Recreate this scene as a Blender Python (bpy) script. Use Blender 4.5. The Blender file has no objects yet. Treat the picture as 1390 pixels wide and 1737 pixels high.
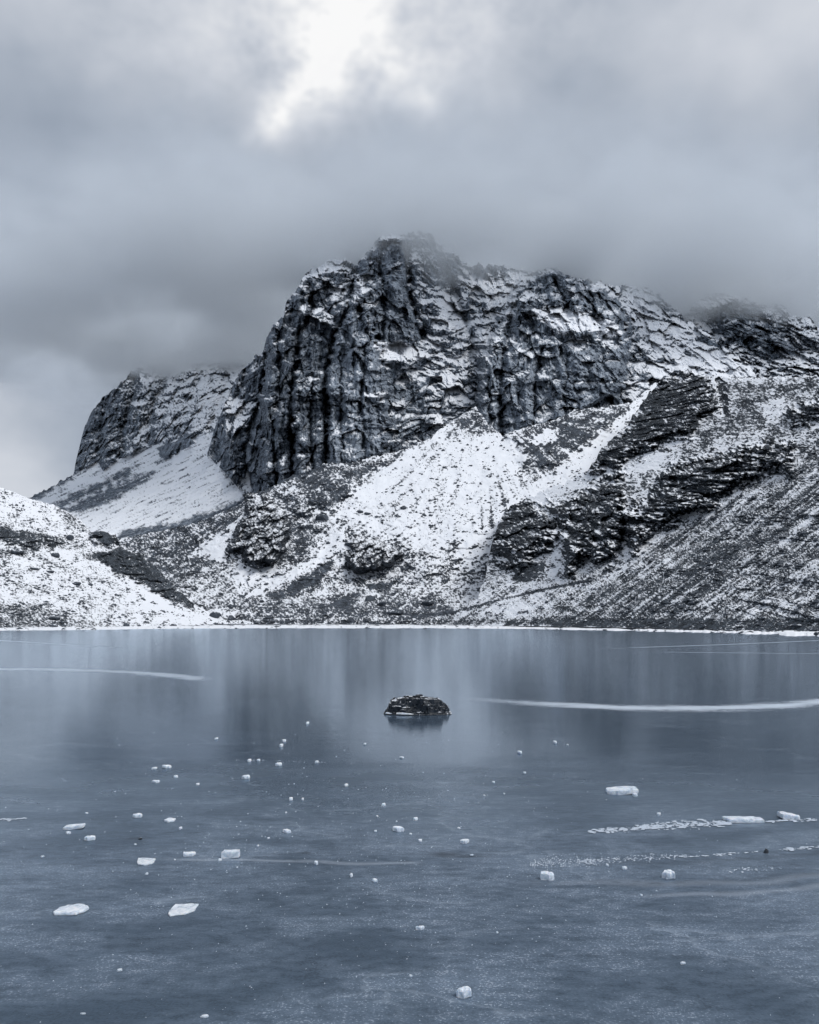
import bpy, bmesh, math, random
import numpy as np
from mathutils import Vector

random.seed(7)
R = math.radians
scene = bpy.context.scene
COL = scene.collection

# ------------------------------------------------------------------ camera
FPX = 1457.0                      # focal length in photograph pixels (1390 wide)
CX, HY, CAMH = 695.0, 1050.0, 3.0  # principal column, eye-level row, eye height above the ice
cam_d = bpy.data.cameras.new('camera')
cam = bpy.data.objects.new('camera', cam_d)
COL.objects.link(cam)
cam.location = (0, 0, CAMH)
cam.rotation_euler = (R(90), 0, 0)
cam_d.sensor_fit = 'HORIZONTAL'
cam_d.sensor_width = 36
cam_d.lens = FPX / 1390.0 * 36
cam_d.shift_y = (HY - 868.5) / 1390.0
cam_d.clip_start = 0.1
cam_d.clip_end = 20000
scene.camera = cam

# ------------------------------------------------------------------ exposure
scene.view_settings.view_transform = 'Standard'
scene.view_settings.look = 'None'
scene.view_settings.exposure = 0.0
scene.view_settings.gamma = 1.0
scene.view_settings.use_curve_mapping = False
scene.render.engine = 'CYCLES'
scene.cycles.use_denoising = True
scene.cycles.max_bounces = 10
scene.cycles.diffuse_bounces = 2
scene.cycles.glossy_bounces = 2
scene.cycles.volume_bounces = 2
scene.cycles.volume_step_rate = 1.6
scene.cycles.volume_max_steps = 32
scene.cycles.use_adaptive_sampling = True
scene.cycles.adaptive_threshold = .03
scene.cycles.adaptive_min_samples = 24
scene.cycles.transparent_max_bounces = 16
scene.cycles.sample_clamp_indirect = 6

# ------------------------------------------------------------------ node expressions
class X:
    """a value in a node tree, combined with ordinary operators"""
    def __init__(s, nt, sock): s.nt, s.s = nt, sock
    def _m(s, op, *a, clamp=False):
        n = s.nt.nodes.new('ShaderNodeMath'); n.operation = op; n.use_clamp = clamp
        for i, v in enumerate((s,) + a):
            if isinstance(v, X): s.nt.links.new(v.s, n.inputs[i])
            else: n.inputs[i].default_value = v
        return X(s.nt, n.outputs[0])
    def __add__(s, o): return s._m('ADD', o)
    __radd__ = __add__
    def __sub__(s, o): return s._m('SUBTRACT', o)
    def __rsub__(s, o): return s._m('MULTIPLY_ADD', -1.0, o)
    def __mul__(s, o): return s._m('MULTIPLY', o)
    __rmul__ = __mul__
    def __truediv__(s, o): return s._m('DIVIDE', o)
    def pw(s, o): return s._m('POWER', o)
    def clamp(s): return s._m('ADD', 0.0, clamp=True)
    def abs(s): return s._m('ABSOLUTE')
    def exp(s): return s._m('EXPONENT')
    def mx(s, o): return s._m('MAXIMUM', o)
    def mn(s, o): return s._m('MINIMUM', o)
    def atan2(s, o): return s._m('ARCTAN2', o)
    def asin(s): return s._m('ARCSINE')
    def step(s, a, b):
        n = s.nt.nodes.new('ShaderNodeMapRange'); n.interpolation_type = 'SMOOTHSTEP'
        s.nt.links.new(s.s, n.inputs[0])
        n.inputs[1].default_value = a; n.inputs[2].default_value = b
        return X(s.nt, n.outputs[0])

def n_noise(nt, vec, scale, detail=4, rough=.55, dist=0.0):
    n = nt.nodes.new('ShaderNodeTexNoise')
    n.inputs['Scale'].default_value = scale
    n.inputs['Detail'].default_value = detail
    n.inputs['Roughness'].default_value = rough
    n.inputs['Distortion'].default_value = dist
    nt.links.new(vec, n.inputs['Vector'])
    return X(nt, n.outputs[0])

def n_map(nt, vec, scale=(1, 1, 1), rot=(0, 0, 0), loc=(0, 0, 0)):
    n = nt.nodes.new('ShaderNodeMapping')
    n.inputs['Scale'].default_value = scale
    n.inputs['Rotation'].default_value = rot
    n.inputs['Location'].default_value = loc
    nt.links.new(vec, n.inputs['Vector'])
    return n.outputs[0]

def n_mix(nt, f, a, b):
    n = nt.nodes.new('ShaderNodeMix'); n.data_type = 'RGBA'
    for sock, v in ((n.inputs[0], f), (n.inputs[6], a), (n.inputs[7], b)):
        if isinstance(v, X): nt.links.new(v.s, sock)
        elif hasattr(v, 'is_linked'): nt.links.new(v, sock)
        elif isinstance(v, (tuple, list)): sock.default_value = (*v, 1)
        else: sock.default_value = v
    return n.outputs[2]

def n_ramp(nt, f, stops):
    n = nt.nodes.new('ShaderNodeValToRGB')
    e = n.color_ramp.elements
    while len(e) < len(stops): e.new(0.5)
    for q, (p, c) in zip(e, stops):
        q.position = p; q.color = (*c, 1)
    nt.links.new(f.s, n.inputs[0])
    return n.outputs[0]

# ------------------------------------------------------------------ sky
SUN_EL, SUN_AZ = R(52), R(118)        # high on the right, dimmed and spread by the cloud
w = bpy.data.worlds.new('World'); scene.world = w; w.use_nodes = True
nt = w.node_tree; nt.nodes.clear()
tc = nt.nodes.new('ShaderNodeTexCoord')
sep = nt.nodes.new('ShaderNodeSeparateXYZ'); nt.links.new(tc.outputs['Generated'], sep.inputs[0])
dx, dy, dz = (X(nt, sep.outputs[i]) for i in range(3))
dirv = tc.outputs['Generated']
nz_ = nt.nodes.new('ShaderNodeTexNoise'); nt.links.new(n_map(nt, dirv, (1, 1, 1.25), loc=(3.1, 7.7, 1.3)), nz_.inputs['Vector'])
nz_.inputs['Scale'].default_value = 4.2; nz_.inputs['Detail'].default_value = 4; nz_.inputs['Roughness'].default_value = .58
sp_ = nt.nodes.new('ShaderNodeSeparateColor'); nt.links.new(nz_.outputs['Color'], sp_.inputs[0])
wa, wb, big = (X(nt, sp_.outputs[i]) for i in range(3))
fine = n_noise(nt, n_map(nt, dirv, (1, 1, 1.4), loc=(1.1, 5.7, 8.3)), 15.0, 3, .62)
az = dx.atan2(dy) + (wa - .5) * .20
el = dz.mn(1.0).mx(-1.0).asin() + (wb - .5) * .14
def blob(px, py, sx, sy, rot=0.0):
    u = (px - CX) / FPX; v = (HY - py) / FPX
    a0 = math.atan(u); e0 = math.atan(v / math.sqrt(1 + u * u))
    c, s = math.cos(R(rot)), math.sin(R(rot))
    p = (az - a0) * c + (el - e0) * s
    q = (el - e0) * c - (az - a0) * s
    sx /= FPX; sy /= FPX
    return ((p * p) * (-1 / (sx * sx)) + (q * q) * (-1 / (sy * sy))).exp()
B = dz.mx(0.0) * .30 + .275                                 # overcast: brighter towards the zenith
B = B + (big - .5) * .30 + (fine - .5) * .09
brk = blob(515, 75, 90, 80, 20) * .55 + blob(440, 165, 62, 36, 42) * .66 + blob(660, 100, 80, 34) * .42 + blob(590, -40, 340, 125) * .42
B = B + brk * ((fine - .5) * 1.9 + .66)
B = B + blob(60, 20, 200, 70) * .08 + blob(1390, 0, 300, 110) * .22 + blob(330, 120, 110, 90) * .05
B = B - blob(170, 260, 190, 200, -25) * .10 - blob(930, 260, 330, 130, 18) * .06
B = B + ((el * el) * (-1 / .055 ** 2)).exp() * .20           # clear strip low over the horizon
B = B + blob(10, 800, 150, 130) * .36
skyc = n_ramp(nt, B, [(0.0, (.10, .13, .18)), (.25, (.235, .285, .365)), (.42, (.40, .45, .53)), (.62, (.62, .655, .72)), (1.0, (1.0, 1.0, 1.0))])
nis = nt.nodes.new('ShaderNodeTexSky'); nis.sky_type = 'NISHITA'; nis.sun_disc = False
nis.sun_elevation = SUN_EL; nis.sun_rotation = SUN_AZ
sc = nt.nodes.new('ShaderNodeVectorMath'); sc.operation = 'SCALE'; sc.inputs['Scale'].default_value = .06
nt.links.new(nis.outputs[0], sc.inputs[0])
bg = nt.nodes.new('ShaderNodeBackground'); bg.inputs['Strength'].default_value = 1.0
nt.links.new(n_mix(nt, .94, sc.outputs[0], skyc), bg.inputs['Color'])
wo = nt.nodes.new('ShaderNodeOutputWorld'); nt.links.new(bg.outputs[0], wo.inputs['Surface'])
w.cycles.sampling_method = 'MANUAL'; w.cycles.sample_map_resolution = 256

sl = bpy.data.lights.new('sun', 'SUN'); sl.energy = 2.2; sl.angle = R(25); sl.color = (1.0, .985, .965)
so = bpy.data.objects.new('sun', sl); COL.objects.link(so)
sd = Vector((math.sin(SUN_AZ) * math.cos(SUN_EL), math.cos(SUN_AZ) * math.cos(SUN_EL), math.sin(SUN_EL)))
so.rotation_euler = (-sd).to_track_quat('-Z', 'Y').to_euler()

# ------------------------------------------------------------------ numeric helpers
F = np.float32
def _hash(i, j, k, s):
    h = (i.astype(np.uint32) * np.uint32(374761393) + j.astype(np.uint32) * np.uint32(668265263)
         + k.astype(np.uint32) * np.uint32(2147483647 - 1274126177 % 99991) + np.uint32(s * 974711 + 1013))
    h = (h ^ (h >> np.uint32(13))) * np.uint32(1274126177)
    h = (h ^ (h >> np.uint32(16))) * np.uint32(2246822519)
    return h ^ (h >> np.uint32(15))
_G = np.random.RandomState(3).normal(size=(256, 3)).astype(F)
_G /= np.linalg.norm(_G, axis=1, keepdims=True)
def noise(x, y, z, seed=0):
    sh = np.broadcast(x, y, z).shape
    x, y, z = (np.broadcast_to(np.asarray(q, F), sh).ravel() for q in (x, y, z))
    xi, yi, zi = np.floor(x), np.floor(y), np.floor(z)
    xf, yf, zf = x - xi, y - yi, z - zi
    xi, yi, zi = xi.astype(np.int32), yi.astype(np.int32), zi.astype(np.int32)
    sm = lambda t: t * t * t * (t * (t * 6 - 15) + 10)
    u, v, ww = sm(xf), sm(yf), sm(zf)
    def g(a, b, c):
        gr = _G[_hash(xi + a, yi + b, zi + c, seed) & np.uint32(255)]
        return gr[:, 0] * (xf - a) + gr[:, 1] * (yf - b) + gr[:, 2] * (zf - c)
    l = lambda a, b, t: a + (b - a) * t
    r = l(l(l(g(0, 0, 0), g(1, 0, 0), u), l(g(0, 1, 0), g(1, 1, 0), u), v),
          l(l(g(0, 0, 1), g(1, 0, 1), u), l(g(0, 1, 1), g(1, 1, 1), u), v), ww)
    return (r * 1.5).reshape(sh)
def fbm(x, y, z, o=4, seed=0, gain=.5, ridged=False):
    a, t, f = 1.0, 0, 1.0
    for k in range(o):
        n = noise(x * f, y * f, z * f, seed + k * 17)
        if ridged: n = 1 - 2 * np.abs(n)
        t = t + a * n; a *= gain; f *= 2.03
    return t
def cells(x, y, z, seed=0):
    """jittered blocks: a tilted facet per block (about -1..1) and the distance to the joint"""
    sh = np.broadcast(x, y, z).shape
    x, y, z = (np.broadcast_to(np.asarray(q, F), sh).ravel() for q in (x, y, z))
    xi, yi, zi = (np.floor(q).astype(np.int32) for q in (x, y, z))
    d1 = np.full(x.shape, 9, F); d2 = d1.copy(); val = np.zeros(x.shape, F)
    for a in (-1, 0, 1):
        for b in (-1, 0, 1):
            for c in (-1, 0, 1):
                h = _hash(xi + a, yi + b, zi + c, seed)
                px = xi + a + (h & np.uint32(255)).astype(F) / 255 - x
                py = yi + b + ((h >> np.uint32(8)) & np.uint32(255)).astype(F) / 255 - y
                pz = zi + c + ((h >> np.uint32(16)) & np.uint32(255)).astype(F) / 255 - z
                d = px ** 2 + py ** 2 + pz ** 2
                m = d < d1
                g = _G[(h >> np.uint32(24)) & np.uint32(255)]
                f = g[:, 0] * .8 + (g[:, 1] * px * 1.6 + (g[:, 2] - .35) * pz * 1.8)
                d2 = np.where(m, d1, np.minimum(d2, d))
                val = np.where(m, f, val)
                d1 = np.where(m, d, d1)
    return val.reshape(sh), (np.sqrt(d2) - np.sqrt(d1)).reshape(sh)
def sstep(a, b, t):
    t = np.clip((t - a) / (b - a), 0, 1)
    return t * t * (3 - 2 * t)
def poly_sdf(pts, u, v):
    """signed distance in the same units as pts, positive inside"""
    p = np.asarray(pts, F); n = len(p)
    d = np.full(u.shape, 1e9, F); ins = np.zeros(u.shape, bool)
    for i in range(n):
        a, b = p[i], p[(i + 1) % n]
        e = b - a; wx, wy = u - a[0], v - a[1]
        t = np.clip((wx * e[0] + wy * e[1]) / max(float(e @ e), 1e-6), 0, 1)
        d = np.minimum(d, (wx - e[0] * t) ** 2 + (wy - e[1] * t) ** 2)
        c1 = (a[1] <= v) != (b[1] <= v)
        if abs(e[1]) > 1e-9:
            ins ^= c1 & (u < a[0] + (v - a[1]) * e[0] / e[1])
    return np.where(ins, 1, -1) * np.sqrt(d)
def line_d(pts, u, v):
    p = np.asarray(pts, F); d = np.full(u.shape, 1e9, F)
    for a, b in zip(p[:-1], p[1:]):
        e = b - a; wx, wy = u - a[0], v - a[1]
        t = np.clip((wx * e[0] + wy * e[1]) / float(e @ e), 0, 1)
        d = np.minimum(d, (wx - e[0] * t) ** 2 + (wy - e[1] * t) ** 2)
    return np.sqrt(d)
def tps(ctrl):
    """smooth surface through (column, row, distance) survey points"""
    c = np.asarray(ctrl, float); n = len(c); p = c[:, :2] / 300.0
    k = lambda d2: np.where(d2 > 1e-12, .5 * d2 * np.log(np.maximum(d2, 1e-12)), 0)
    A = np.zeros((n + 3, n + 3))
    A[:n, :n] = k(((p[:, None] - p[None]) ** 2).sum(2)) + np.eye(n) * .02
    A[:n, n] = A[n, :n] = 1; A[:n, n + 1:] = p; A[n + 1:, :n] = p.T
    s = np.linalg.solve(A, np.r_[c[:, 2], 0, 0, 0])
    def f(u, v):
        r = s[n] + s[n + 1] * u / 300 + s[n + 2] * v / 300
        for i in range(n):
            r = r + s[i] * k((u / 300 - p[i, 0]) ** 2 + (v / 300 - p[i, 1]) ** 2)
        return r.astype(F)
    return f
def prof(pts):
    p = np.asarray(pts, float)
    return lambda u: np.interp(u, p[:, 0], p[:, 1]).astype(F)
def unproj(u, v, D):
    return (u - CX) / FPX * D, D, CAMH + (HY - v) / FPX * D
def at(u, v, D):
    return Vector(((u - CX) / FPX * D, D, CAMH + (HY - v) / FPX * D))
def on_ice(u, v):
    D = CAMH * FPX / (v - HY)
    return Vector(((u - CX) / FPX * D, D, 0)), D
def blur(a, r):
    for ax in (0, 1):
        p = np.concatenate([np.repeat(a.take([0], ax), r + 1, ax), a, np.repeat(a.take([-1], ax), r, ax)], ax)
        c = np.cumsum(p, ax, dtype=np.float64)
        n = a.shape[ax]
        a = ((c.take(np.arange(2 * r + 1, 2 * r + 1 + n), ax) - c.take(np.arange(0, n), ax)) / (2 * r + 1)).astype(F)
    return a
def normals(x, y, z):
    gx = [np.gradient(q, axis=1) for q in (x, y, z)]
    gy = [np.gradient(q, axis=0) for q in (x, y, z)]
    nx = gx[1] * gy[2] - gx[2] * gy[1]
    ny = gx[2] * gy[0] - gx[0] * gy[2]
    nz = gx[0] * gy[1] - gx[1] * gy[0]
    l = np.sqrt(nx * nx + ny * ny + nz * nz) + 1e-9
    s = np.where(ny > 0, -1, 1)                    # towards the viewer's side
    return nx / l * s, ny / l * s, nz / l * s

def mesh_np(name, verts, faces, attrs=None, smooth=True):
    me = bpy.data.meshes.new(name)
    n, m, k = len(verts), len(faces), faces.shape[1]
    me.vertices.add(n); me.vertices.foreach_set('co', np.ascontiguousarray(verts, F).ravel())
    me.loops.add(m * k); me.loops.foreach_set('vertex_index', np.ascontiguousarray(faces, np.int32).ravel())
    me.polygons.add(m); me.polygons.foreach_set('loop_start', np.arange(0, m * k, k, dtype=np.int32))
    me.polygons.foreach_set('loop_total', np.full(m, k, np.int32))
    me.polygons.foreach_set('use_smooth', np.full(m, smooth, bool))
    me.update(calc_edges=True)
    for an, av in (attrs or {}).items():
        at_ = me.attributes.new(an, 'FLOAT', 'POINT'); at_.data.foreach_set('value', np.ascontiguousarray(av, F).ravel())
    return me
def link(name, me, mat=None, parent=None, label=None, cat=None, group=None, kind=None):
    o = bpy.data.objects.new(name, me); COL.objects.link(o)
    if mat and me: me.materials.clear(); me.materials.append(mat)
    if parent: o.parent = parent
    if label: o['label'] = label
    if cat: o['category'] = cat
    if group: o['group'] = group
    if kind: o['kind'] = kind
    return o
def grid_faces(nr, nc):
    i = np.arange(nr * nc, dtype=np.int32).reshape(nr, nc)
    return np.stack([i[:-1, :-1], i[1:, :-1], i[1:, 1:], i[:-1, 1:]], -1).reshape(-1, 4)

# ------------------------------------------------------------------ materials
def new_mat(name):
    m = bpy.data.materials.new(name); m.use_nodes = True
    t = m.node_tree; t.nodes.clear()
    o = t.nodes.new('ShaderNodeOutputMaterial'); b = t.nodes.new('ShaderNodeBsdfPrincipled')
    t.links.new(b.outputs[0], o.inputs[0])
    return m, t, b
def put(t, v, sock):
    t.links.new(v.s if isinstance(v, X) else v, sock)
def attr(t, name):
    n = t.nodes.new('ShaderNodeAttribute'); n.attribute_name = name
    return X(t, n.outputs['Fac'])
def bump(t, h, b, dist, strength=1.0):
    n = t.nodes.new('ShaderNodeBump'); n.inputs['Distance'].default_value = dist
    n.inputs['Strength'].default_value = strength
    put(t, h, n.inputs['Height']); t.links.new(n.outputs[0], b.inputs['Normal'])

def terrain_mat(name, fs, dark, light, bumpd, jitter=.35):
    """rock with snow lying on it; fs = size in metres of the finest mottling"""
    m, t, b = new_mat(name)
    g = t.nodes.new('ShaderNodeNewGeometry'); P = g.outputs['Position']
    n1 = n_noise(t, P, 1 / fs, 1.5, .65)
    n2 = n_noise(t, P, .22 / fs, 2, .6)
    n3 = n_noise(t, n_map(t, P, (1, 1, .25)), .45 / fs, 1, .6)
    sn = (attr(t, 'snow') + (n1 - .5) * jitter).step(.37, .63)
    tone = attr(t, 'tone')
    rock = n_mix(t, (tone + (n2 - .5) * 1.6 + (n3 - .5) * 1.3 + (n1 - .5) * 1.5).clamp(), dark, light)
    snow = n_mix(t, n2, (.76, .79, .85), (.86, .88, .91))
    put(t, n_mix(t, sn, rock, snow), b.inputs['Base Color'])
    put(t, sn * -.2 + .88, b.inputs['Roughness'])
    b.inputs['Specular IOR Level'].default_value = .25
    bump(t, (n1 + n3) * (sn * -.75 + 1.0), b, bumpd, .8)
    return m
ROCK_D, ROCK_L = (.045, .058, .078), (.31, .355, .415)
M_FAR = terrain_mat('limestone_and_snow', 2.2, ROCK_D, ROCK_L, 1.6)
M_MID = terrain_mat('scree_and_snow', .75, (.010, .013, .018), (.105, .125, .155), .9, .7)
M_NEAR = terrain_mat('hillside_and_snow', .38, (.009, .012, .016), (.095, .115, .14), .5, .75)

# ------------------------------------------------------------------ terrain sheets
def sheet(name, u0, u1, top, bot, Dfn, step, detail, snowfn, mat, rag=3.0, ragscale=14.0, back=0, seed=0, vstep=None, smooth=True):
    """a rising face surveyed between a skyline row and a foot row per column; its surface is
    then broken up in world space by detail() and covered by snowfn()"""
    nc = int((u1 - u0) / step) + 1
    us = np.linspace(u0, u1, nc).astype(F)
    tp, bt = top(us), bot(us)
    z0 = np.zeros_like(us)
    if rag:
        r = fbm(us / ragscale, z0 + seed, z0, 4, seed) * rag
        blk = np.round(fbm(us / (ragscale * .6), z0 + 5 + seed, z0, 2, seed + 3) * 3) / 3 * rag
        tp = tp + r + blk * .6
    vs = np.arange(tp.min(), bt.max() + step, vstep or step).astype(F)
    nr = len(vs)
    U = np.broadcast_to(us[None], (nr, nc)).astype(F)
    V = np.clip(np.broadcast_to(vs[:, None], (nr, nc)), tp[None], bt[None]).astype(F)
    D = Dfn(U, V)
    x, y, z = unproj(U, V, D)
    D = D + detail(U, V, x, y, z)
    x, y, z = unproj(U, V, D)
    nrm = normals(x, y + 1e-4 * np.arange(nr, dtype=F)[:, None], z)
    snow, tone = snowfn(U, V, x, y, z, nrm)
    if back:
        rows = []
        for k in range(1, 9):                       # the far side of the ridge, falling away
            f = k / 8
            Db = D[0] + back * f
            rows.append((x[0] * Db / D[0], Db, z[0] - back * .9 * f * f))
        rows = rows[::-1]
        x = np.vstack([np.array([r[0] for r in rows]), x]); y = np.vstack([np.array([r[1] for r in rows]), y])
        z = np.vstack([np.array([r[2] for r in rows]), z])
        snow = np.vstack([np.repeat(snow[:1], 8, 0), snow]); tone = np.vstack([np.repeat(tone[:1], 8, 0), tone])
    Vf = np.vstack([np.arange(-8, 0)[:, None] + V[:1] - 1, V]) if back else V
    fc = grid_faces(*x.shape)
    vf = Vf.ravel()[fc]
    fc = fc[(vf.max(1) - vf.min(1)) > 1e-3]         # nothing above the skyline or below the foot
    pts = np.stack([x, y, z], -1).reshape(-1, 3)
    used = np.unique(fc); idx = np.zeros(len(pts), np.int32); idx[used] = np.arange(len(used))
    me = mesh_np(name, pts[used], idx[fc], {'snow': snow.ravel()[used], 'tone': tone.ravel()[used]}, smooth)
    o = link(name, me, mat, kind='structure')
    SURF[name] = (U, V, D, snow[-nr:], tp, bt)
    return o
SURF = {}

def soft(pts, U, V, wdt, wob=None):
    d = poly_sdf(pts, U, V)
    if wob is not None: d = d + wob
    return sstep(-wdt, wdt, d)

# ---- lake and ground
def ice_material():
    m, t, b = new_mat('lake_ice')
    g = t.nodes.new('ShaderNodeNewGeometry'); P = g.outputs['Position']
    s = t.nodes.new('ShaderNodeSeparateXYZ'); t.links.new(P, s.inputs[0])
    x, y = X(t, s.outputs[0]), X(t, s.outputs[1])
    big = n_noise(t, P, .13, 3, .6)
    med = n_noise(t, n_map(t, P, (.55, 1.0, 1)), 1.1, 3, .65)
    sml = n_noise(t, n_map(t, P, (.6, 1.0, 1)), 9.0, 2, .65)
    tiny = n_noise(t, P, 42.0, 1, .7)
    near = (y + (big - .5) * 22 + (med - .5) * 8).step(20.0, 11.5)
    base = n_mix(t, near, (.040, .060, .087), (.042, .063, .090))
    cloudy = ((med - .5) * 2.6 + (big - .5) * 2.6 + (sml - .5) * 1.0 + .42).clamp()
    base = n_mix(t, cloudy * (near * .55 + .16), base, (.165, .215, .28))
    speck = (tiny * .6 + sml * .4).step(.56, .64) * (med + (big - .5)).step(.40, .62) * near
    base = n_mix(t, speck * .6, base, (.50, .55, .62))
    dark = ((sml - .5) * 1.4 + (tiny - .5) * .9).step(.0, .4) * near
    base = n_mix(t, dark * .45, base, (.035, .05, .072))
    gr = ((sml - .5) * .7 + (tiny - .5) * 1.3) * near + (n_noise(t, n_map(t, P, (.25, 1, 1)), 3.2, 2, .6) - .5) * .3 + 1.0
    vm = t.nodes.new('ShaderNodeVectorMath'); vm.operation = 'SCALE'
    t.links.new(base, vm.inputs[0]); put(t, gr.mx(.3), vm.inputs['Scale']); base = vm.outputs[0]
    vo = t.nodes.new('ShaderNodeTexVoronoi'); vo.feature = 'DISTANCE_TO_EDGE'; vo.inputs['Scale'].default_value = .42
    wv = t.nodes.new('ShaderNodeVectorMath'); wv.operation = 'ADD'; t.links.new(P, wv.inputs[0])
    cmb = t.nodes.new('ShaderNodeCombineXYZ'); put(t, (med - .5) * 2.2, cmb.inputs[0]); put(t, (big - .5) * 5.0 + (sml - .5) * .25, cmb.inputs[1]); t.links.new(cmb.outputs[0], wv.inputs[1])
    t.links.new(wv.outputs[0], vo.inputs['Vector'])
    crk = X(t, vo.outputs['Distance']).step(.020, .002) * (med + (big - .5) * 1.5).step(.46, .62)
    base = n_mix(t, crk * .17, base, (.42, .49, .57))                 # hairline cracks
    white = None
    wob = (n_noise(t, P, .35, 2, .6) - .5)
    # refrozen seams: centre line y = a + b x + c x^2 between x0 and x1, half width hw
    for (a, bb, c, x0, x1, hw, st, rg) in (
            (34.96, -1.323, .0713, 1.5, 26.0, 1.35, .95, .7),
            (25.5, -2.149, -.0446, -34.0, -9.6, 2.0, .75, 1.0),
            (74.3, .57, .004, 14.0, 95.0, 1.3, .6, 1.0),
            (84.7, -.30, .0, 16.0, 60.0, .9, .45, 1.0),
            (55.0, -1.136, .0, -80.0, -29.0, 1.4, .5, 2.0),
            (9.0, .10, .012, 2.2, 6.0, .10, .15, 1.2),
            (10.6, -.05, .0, -3.3, 0.2, .08, .20, 1.0),
            (9.75, -.08, .03, 1.0, 6.5, .14, .11, 1.2)):
        cl = x * bb + (x * x) * c + a
        d = (y - cl + wob * rg).abs() + ((sml - .5) * .5 + (med - .5) * 1.6) * hw
        k = (d / hw).step(1.0, .0) * x.step(x0, x0 + (x1 - x0) * .2) * x.step(x1, x1 - (x1 - x0) * .06)
        k = k * st * (med + (sml - .5) * .5).step(.12, .45)
        white = k if white is None else white.mx(k)
    seam_shade = None  # dark cracks, and slope shading of ice ridges painted as lines
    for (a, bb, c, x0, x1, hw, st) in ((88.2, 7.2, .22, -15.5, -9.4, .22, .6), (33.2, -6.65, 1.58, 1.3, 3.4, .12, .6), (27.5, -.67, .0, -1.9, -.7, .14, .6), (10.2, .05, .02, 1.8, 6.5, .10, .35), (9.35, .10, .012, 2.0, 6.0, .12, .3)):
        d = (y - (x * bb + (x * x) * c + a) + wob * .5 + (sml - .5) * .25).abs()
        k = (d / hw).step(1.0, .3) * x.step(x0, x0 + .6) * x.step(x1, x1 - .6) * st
        seam_shade = k if seam_shade is None else seam_shade.mx(k)
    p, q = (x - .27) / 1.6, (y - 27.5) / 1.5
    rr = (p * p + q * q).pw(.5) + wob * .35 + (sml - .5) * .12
    seam_shade = seam_shade.mx(((rr - 1.0).abs() / .07).step(1.0, .2) * .55).mx(((rr - 1.35).abs() / .04).step(1.0, .2) * .35)
    base = n_mix(t, seam_shade, base, (.016, .024, .034))
    hole = None
    for (hx, hy, rx, ry) in ((.46, 10.93, .20, .12), (.74, 10.85, .26, .06), (-1.34, 11.0, .07, .05), (-3.75, 11.72, .14, .07)):
        p, q = (x - hx + (sml - .5) * .3) / rx, (y - hy + (sml - .5) * .25) / ry
        k = ((p * p + q * q) * -1).exp() * (sml + (tiny - .5) * .5).step(.22, .52)
        hole = k if hole is None else hole.mx(k)
    base = n_mix(t, (hole * 1.3).clamp() * .85, base, (.012, .018, .026))
    base = n_mix(t, white, base, (.66, .71, .78))
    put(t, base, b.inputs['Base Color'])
    rough = (near * .18 + (med - .5) * .06 + .15 + white * .35)
    put(t, rough, b.inputs['Roughness'])
    b.inputs['IOR'].default_value = 1.31
    # a clear blue-tinged surface over the cloudy ice
    b.inputs['Specular IOR Level'].default_value = 0.0
    gl = t.nodes.new('ShaderNodeBsdfGlossy'); gl.inputs['Color'].default_value = (.79, .885, .98, 1)
    put(t, rough, gl.inputs['Roughness'])
    fr = t.nodes.new('ShaderNodeFresnel'); fr.inputs['IOR'].default_value = 1.31
    mxs = t.nodes.new('ShaderNodeMixShader')
    t.links.new(fr.outputs[0], mxs.inputs[0]); t.links.new(b.outputs[0], mxs.inputs[1]); t.links.new(gl.outputs[0], mxs.inputs[2])
    out = [n for n in t.nodes if n.type == 'OUTPUT_MATERIAL'][0]
    t.links.new(mxs.outputs[0], out.inputs[0])
    rip = n_noise(t, n_map(t, P, (.12, 1.0, 1)), 1.6, 2, .55)
    bump(t, sml * near * .005 + tiny * near * .0025 + rip * .005, b, 1.0, .55)
    bn = [n for n in t.nodes if n.type == 'BUMP'][0]
    t.links.new(bn.outputs[0], gl.inputs['Normal']); t.links.new(bn.outputs[0], fr.inputs['Normal'])
    return m
M_ICE = ice_material()
xs = np.linspace(-900, 900, 37); ys = np.linspace(-60, 420, 33)
gx, gy = np.meshgrid(xs, ys)
link('lake', mesh_np('lake', np.stack([gx, gy, gx * 0], -1).reshape(-1, 3), grid_faces(33, 37)[:, ::-1]), M_ICE, kind='structure')

def snow_ground():
    m, t, b = new_mat('snowy_ground')
    g = t.nodes.new('ShaderNodeNewGeometry'); P = g.outputs['Position']
    a = n_noise(t, P, .12, 6, .65); c = n_noise(t, P, 1.1, 3, .6)
    f = (a * .6 + c * .4).step(.50, .60)
    put(t, n_mix(t, f, (.80, .82, .86), (.06, .075, .095)), b.inputs['Base Color'])
    b.inputs['Roughness'].default_value = .8
    return m
M_GROUND = snow_ground()
link('ground', mesh_np('ground', np.array([(-9000, -3000, -1.5), (9000, -3000, -1.5), (9000, 14000, -1.5), (-9000, 14000, -1.5)], F), np.array([[0, 1, 2, 3]])), M_GROUND, kind='structure')

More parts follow.
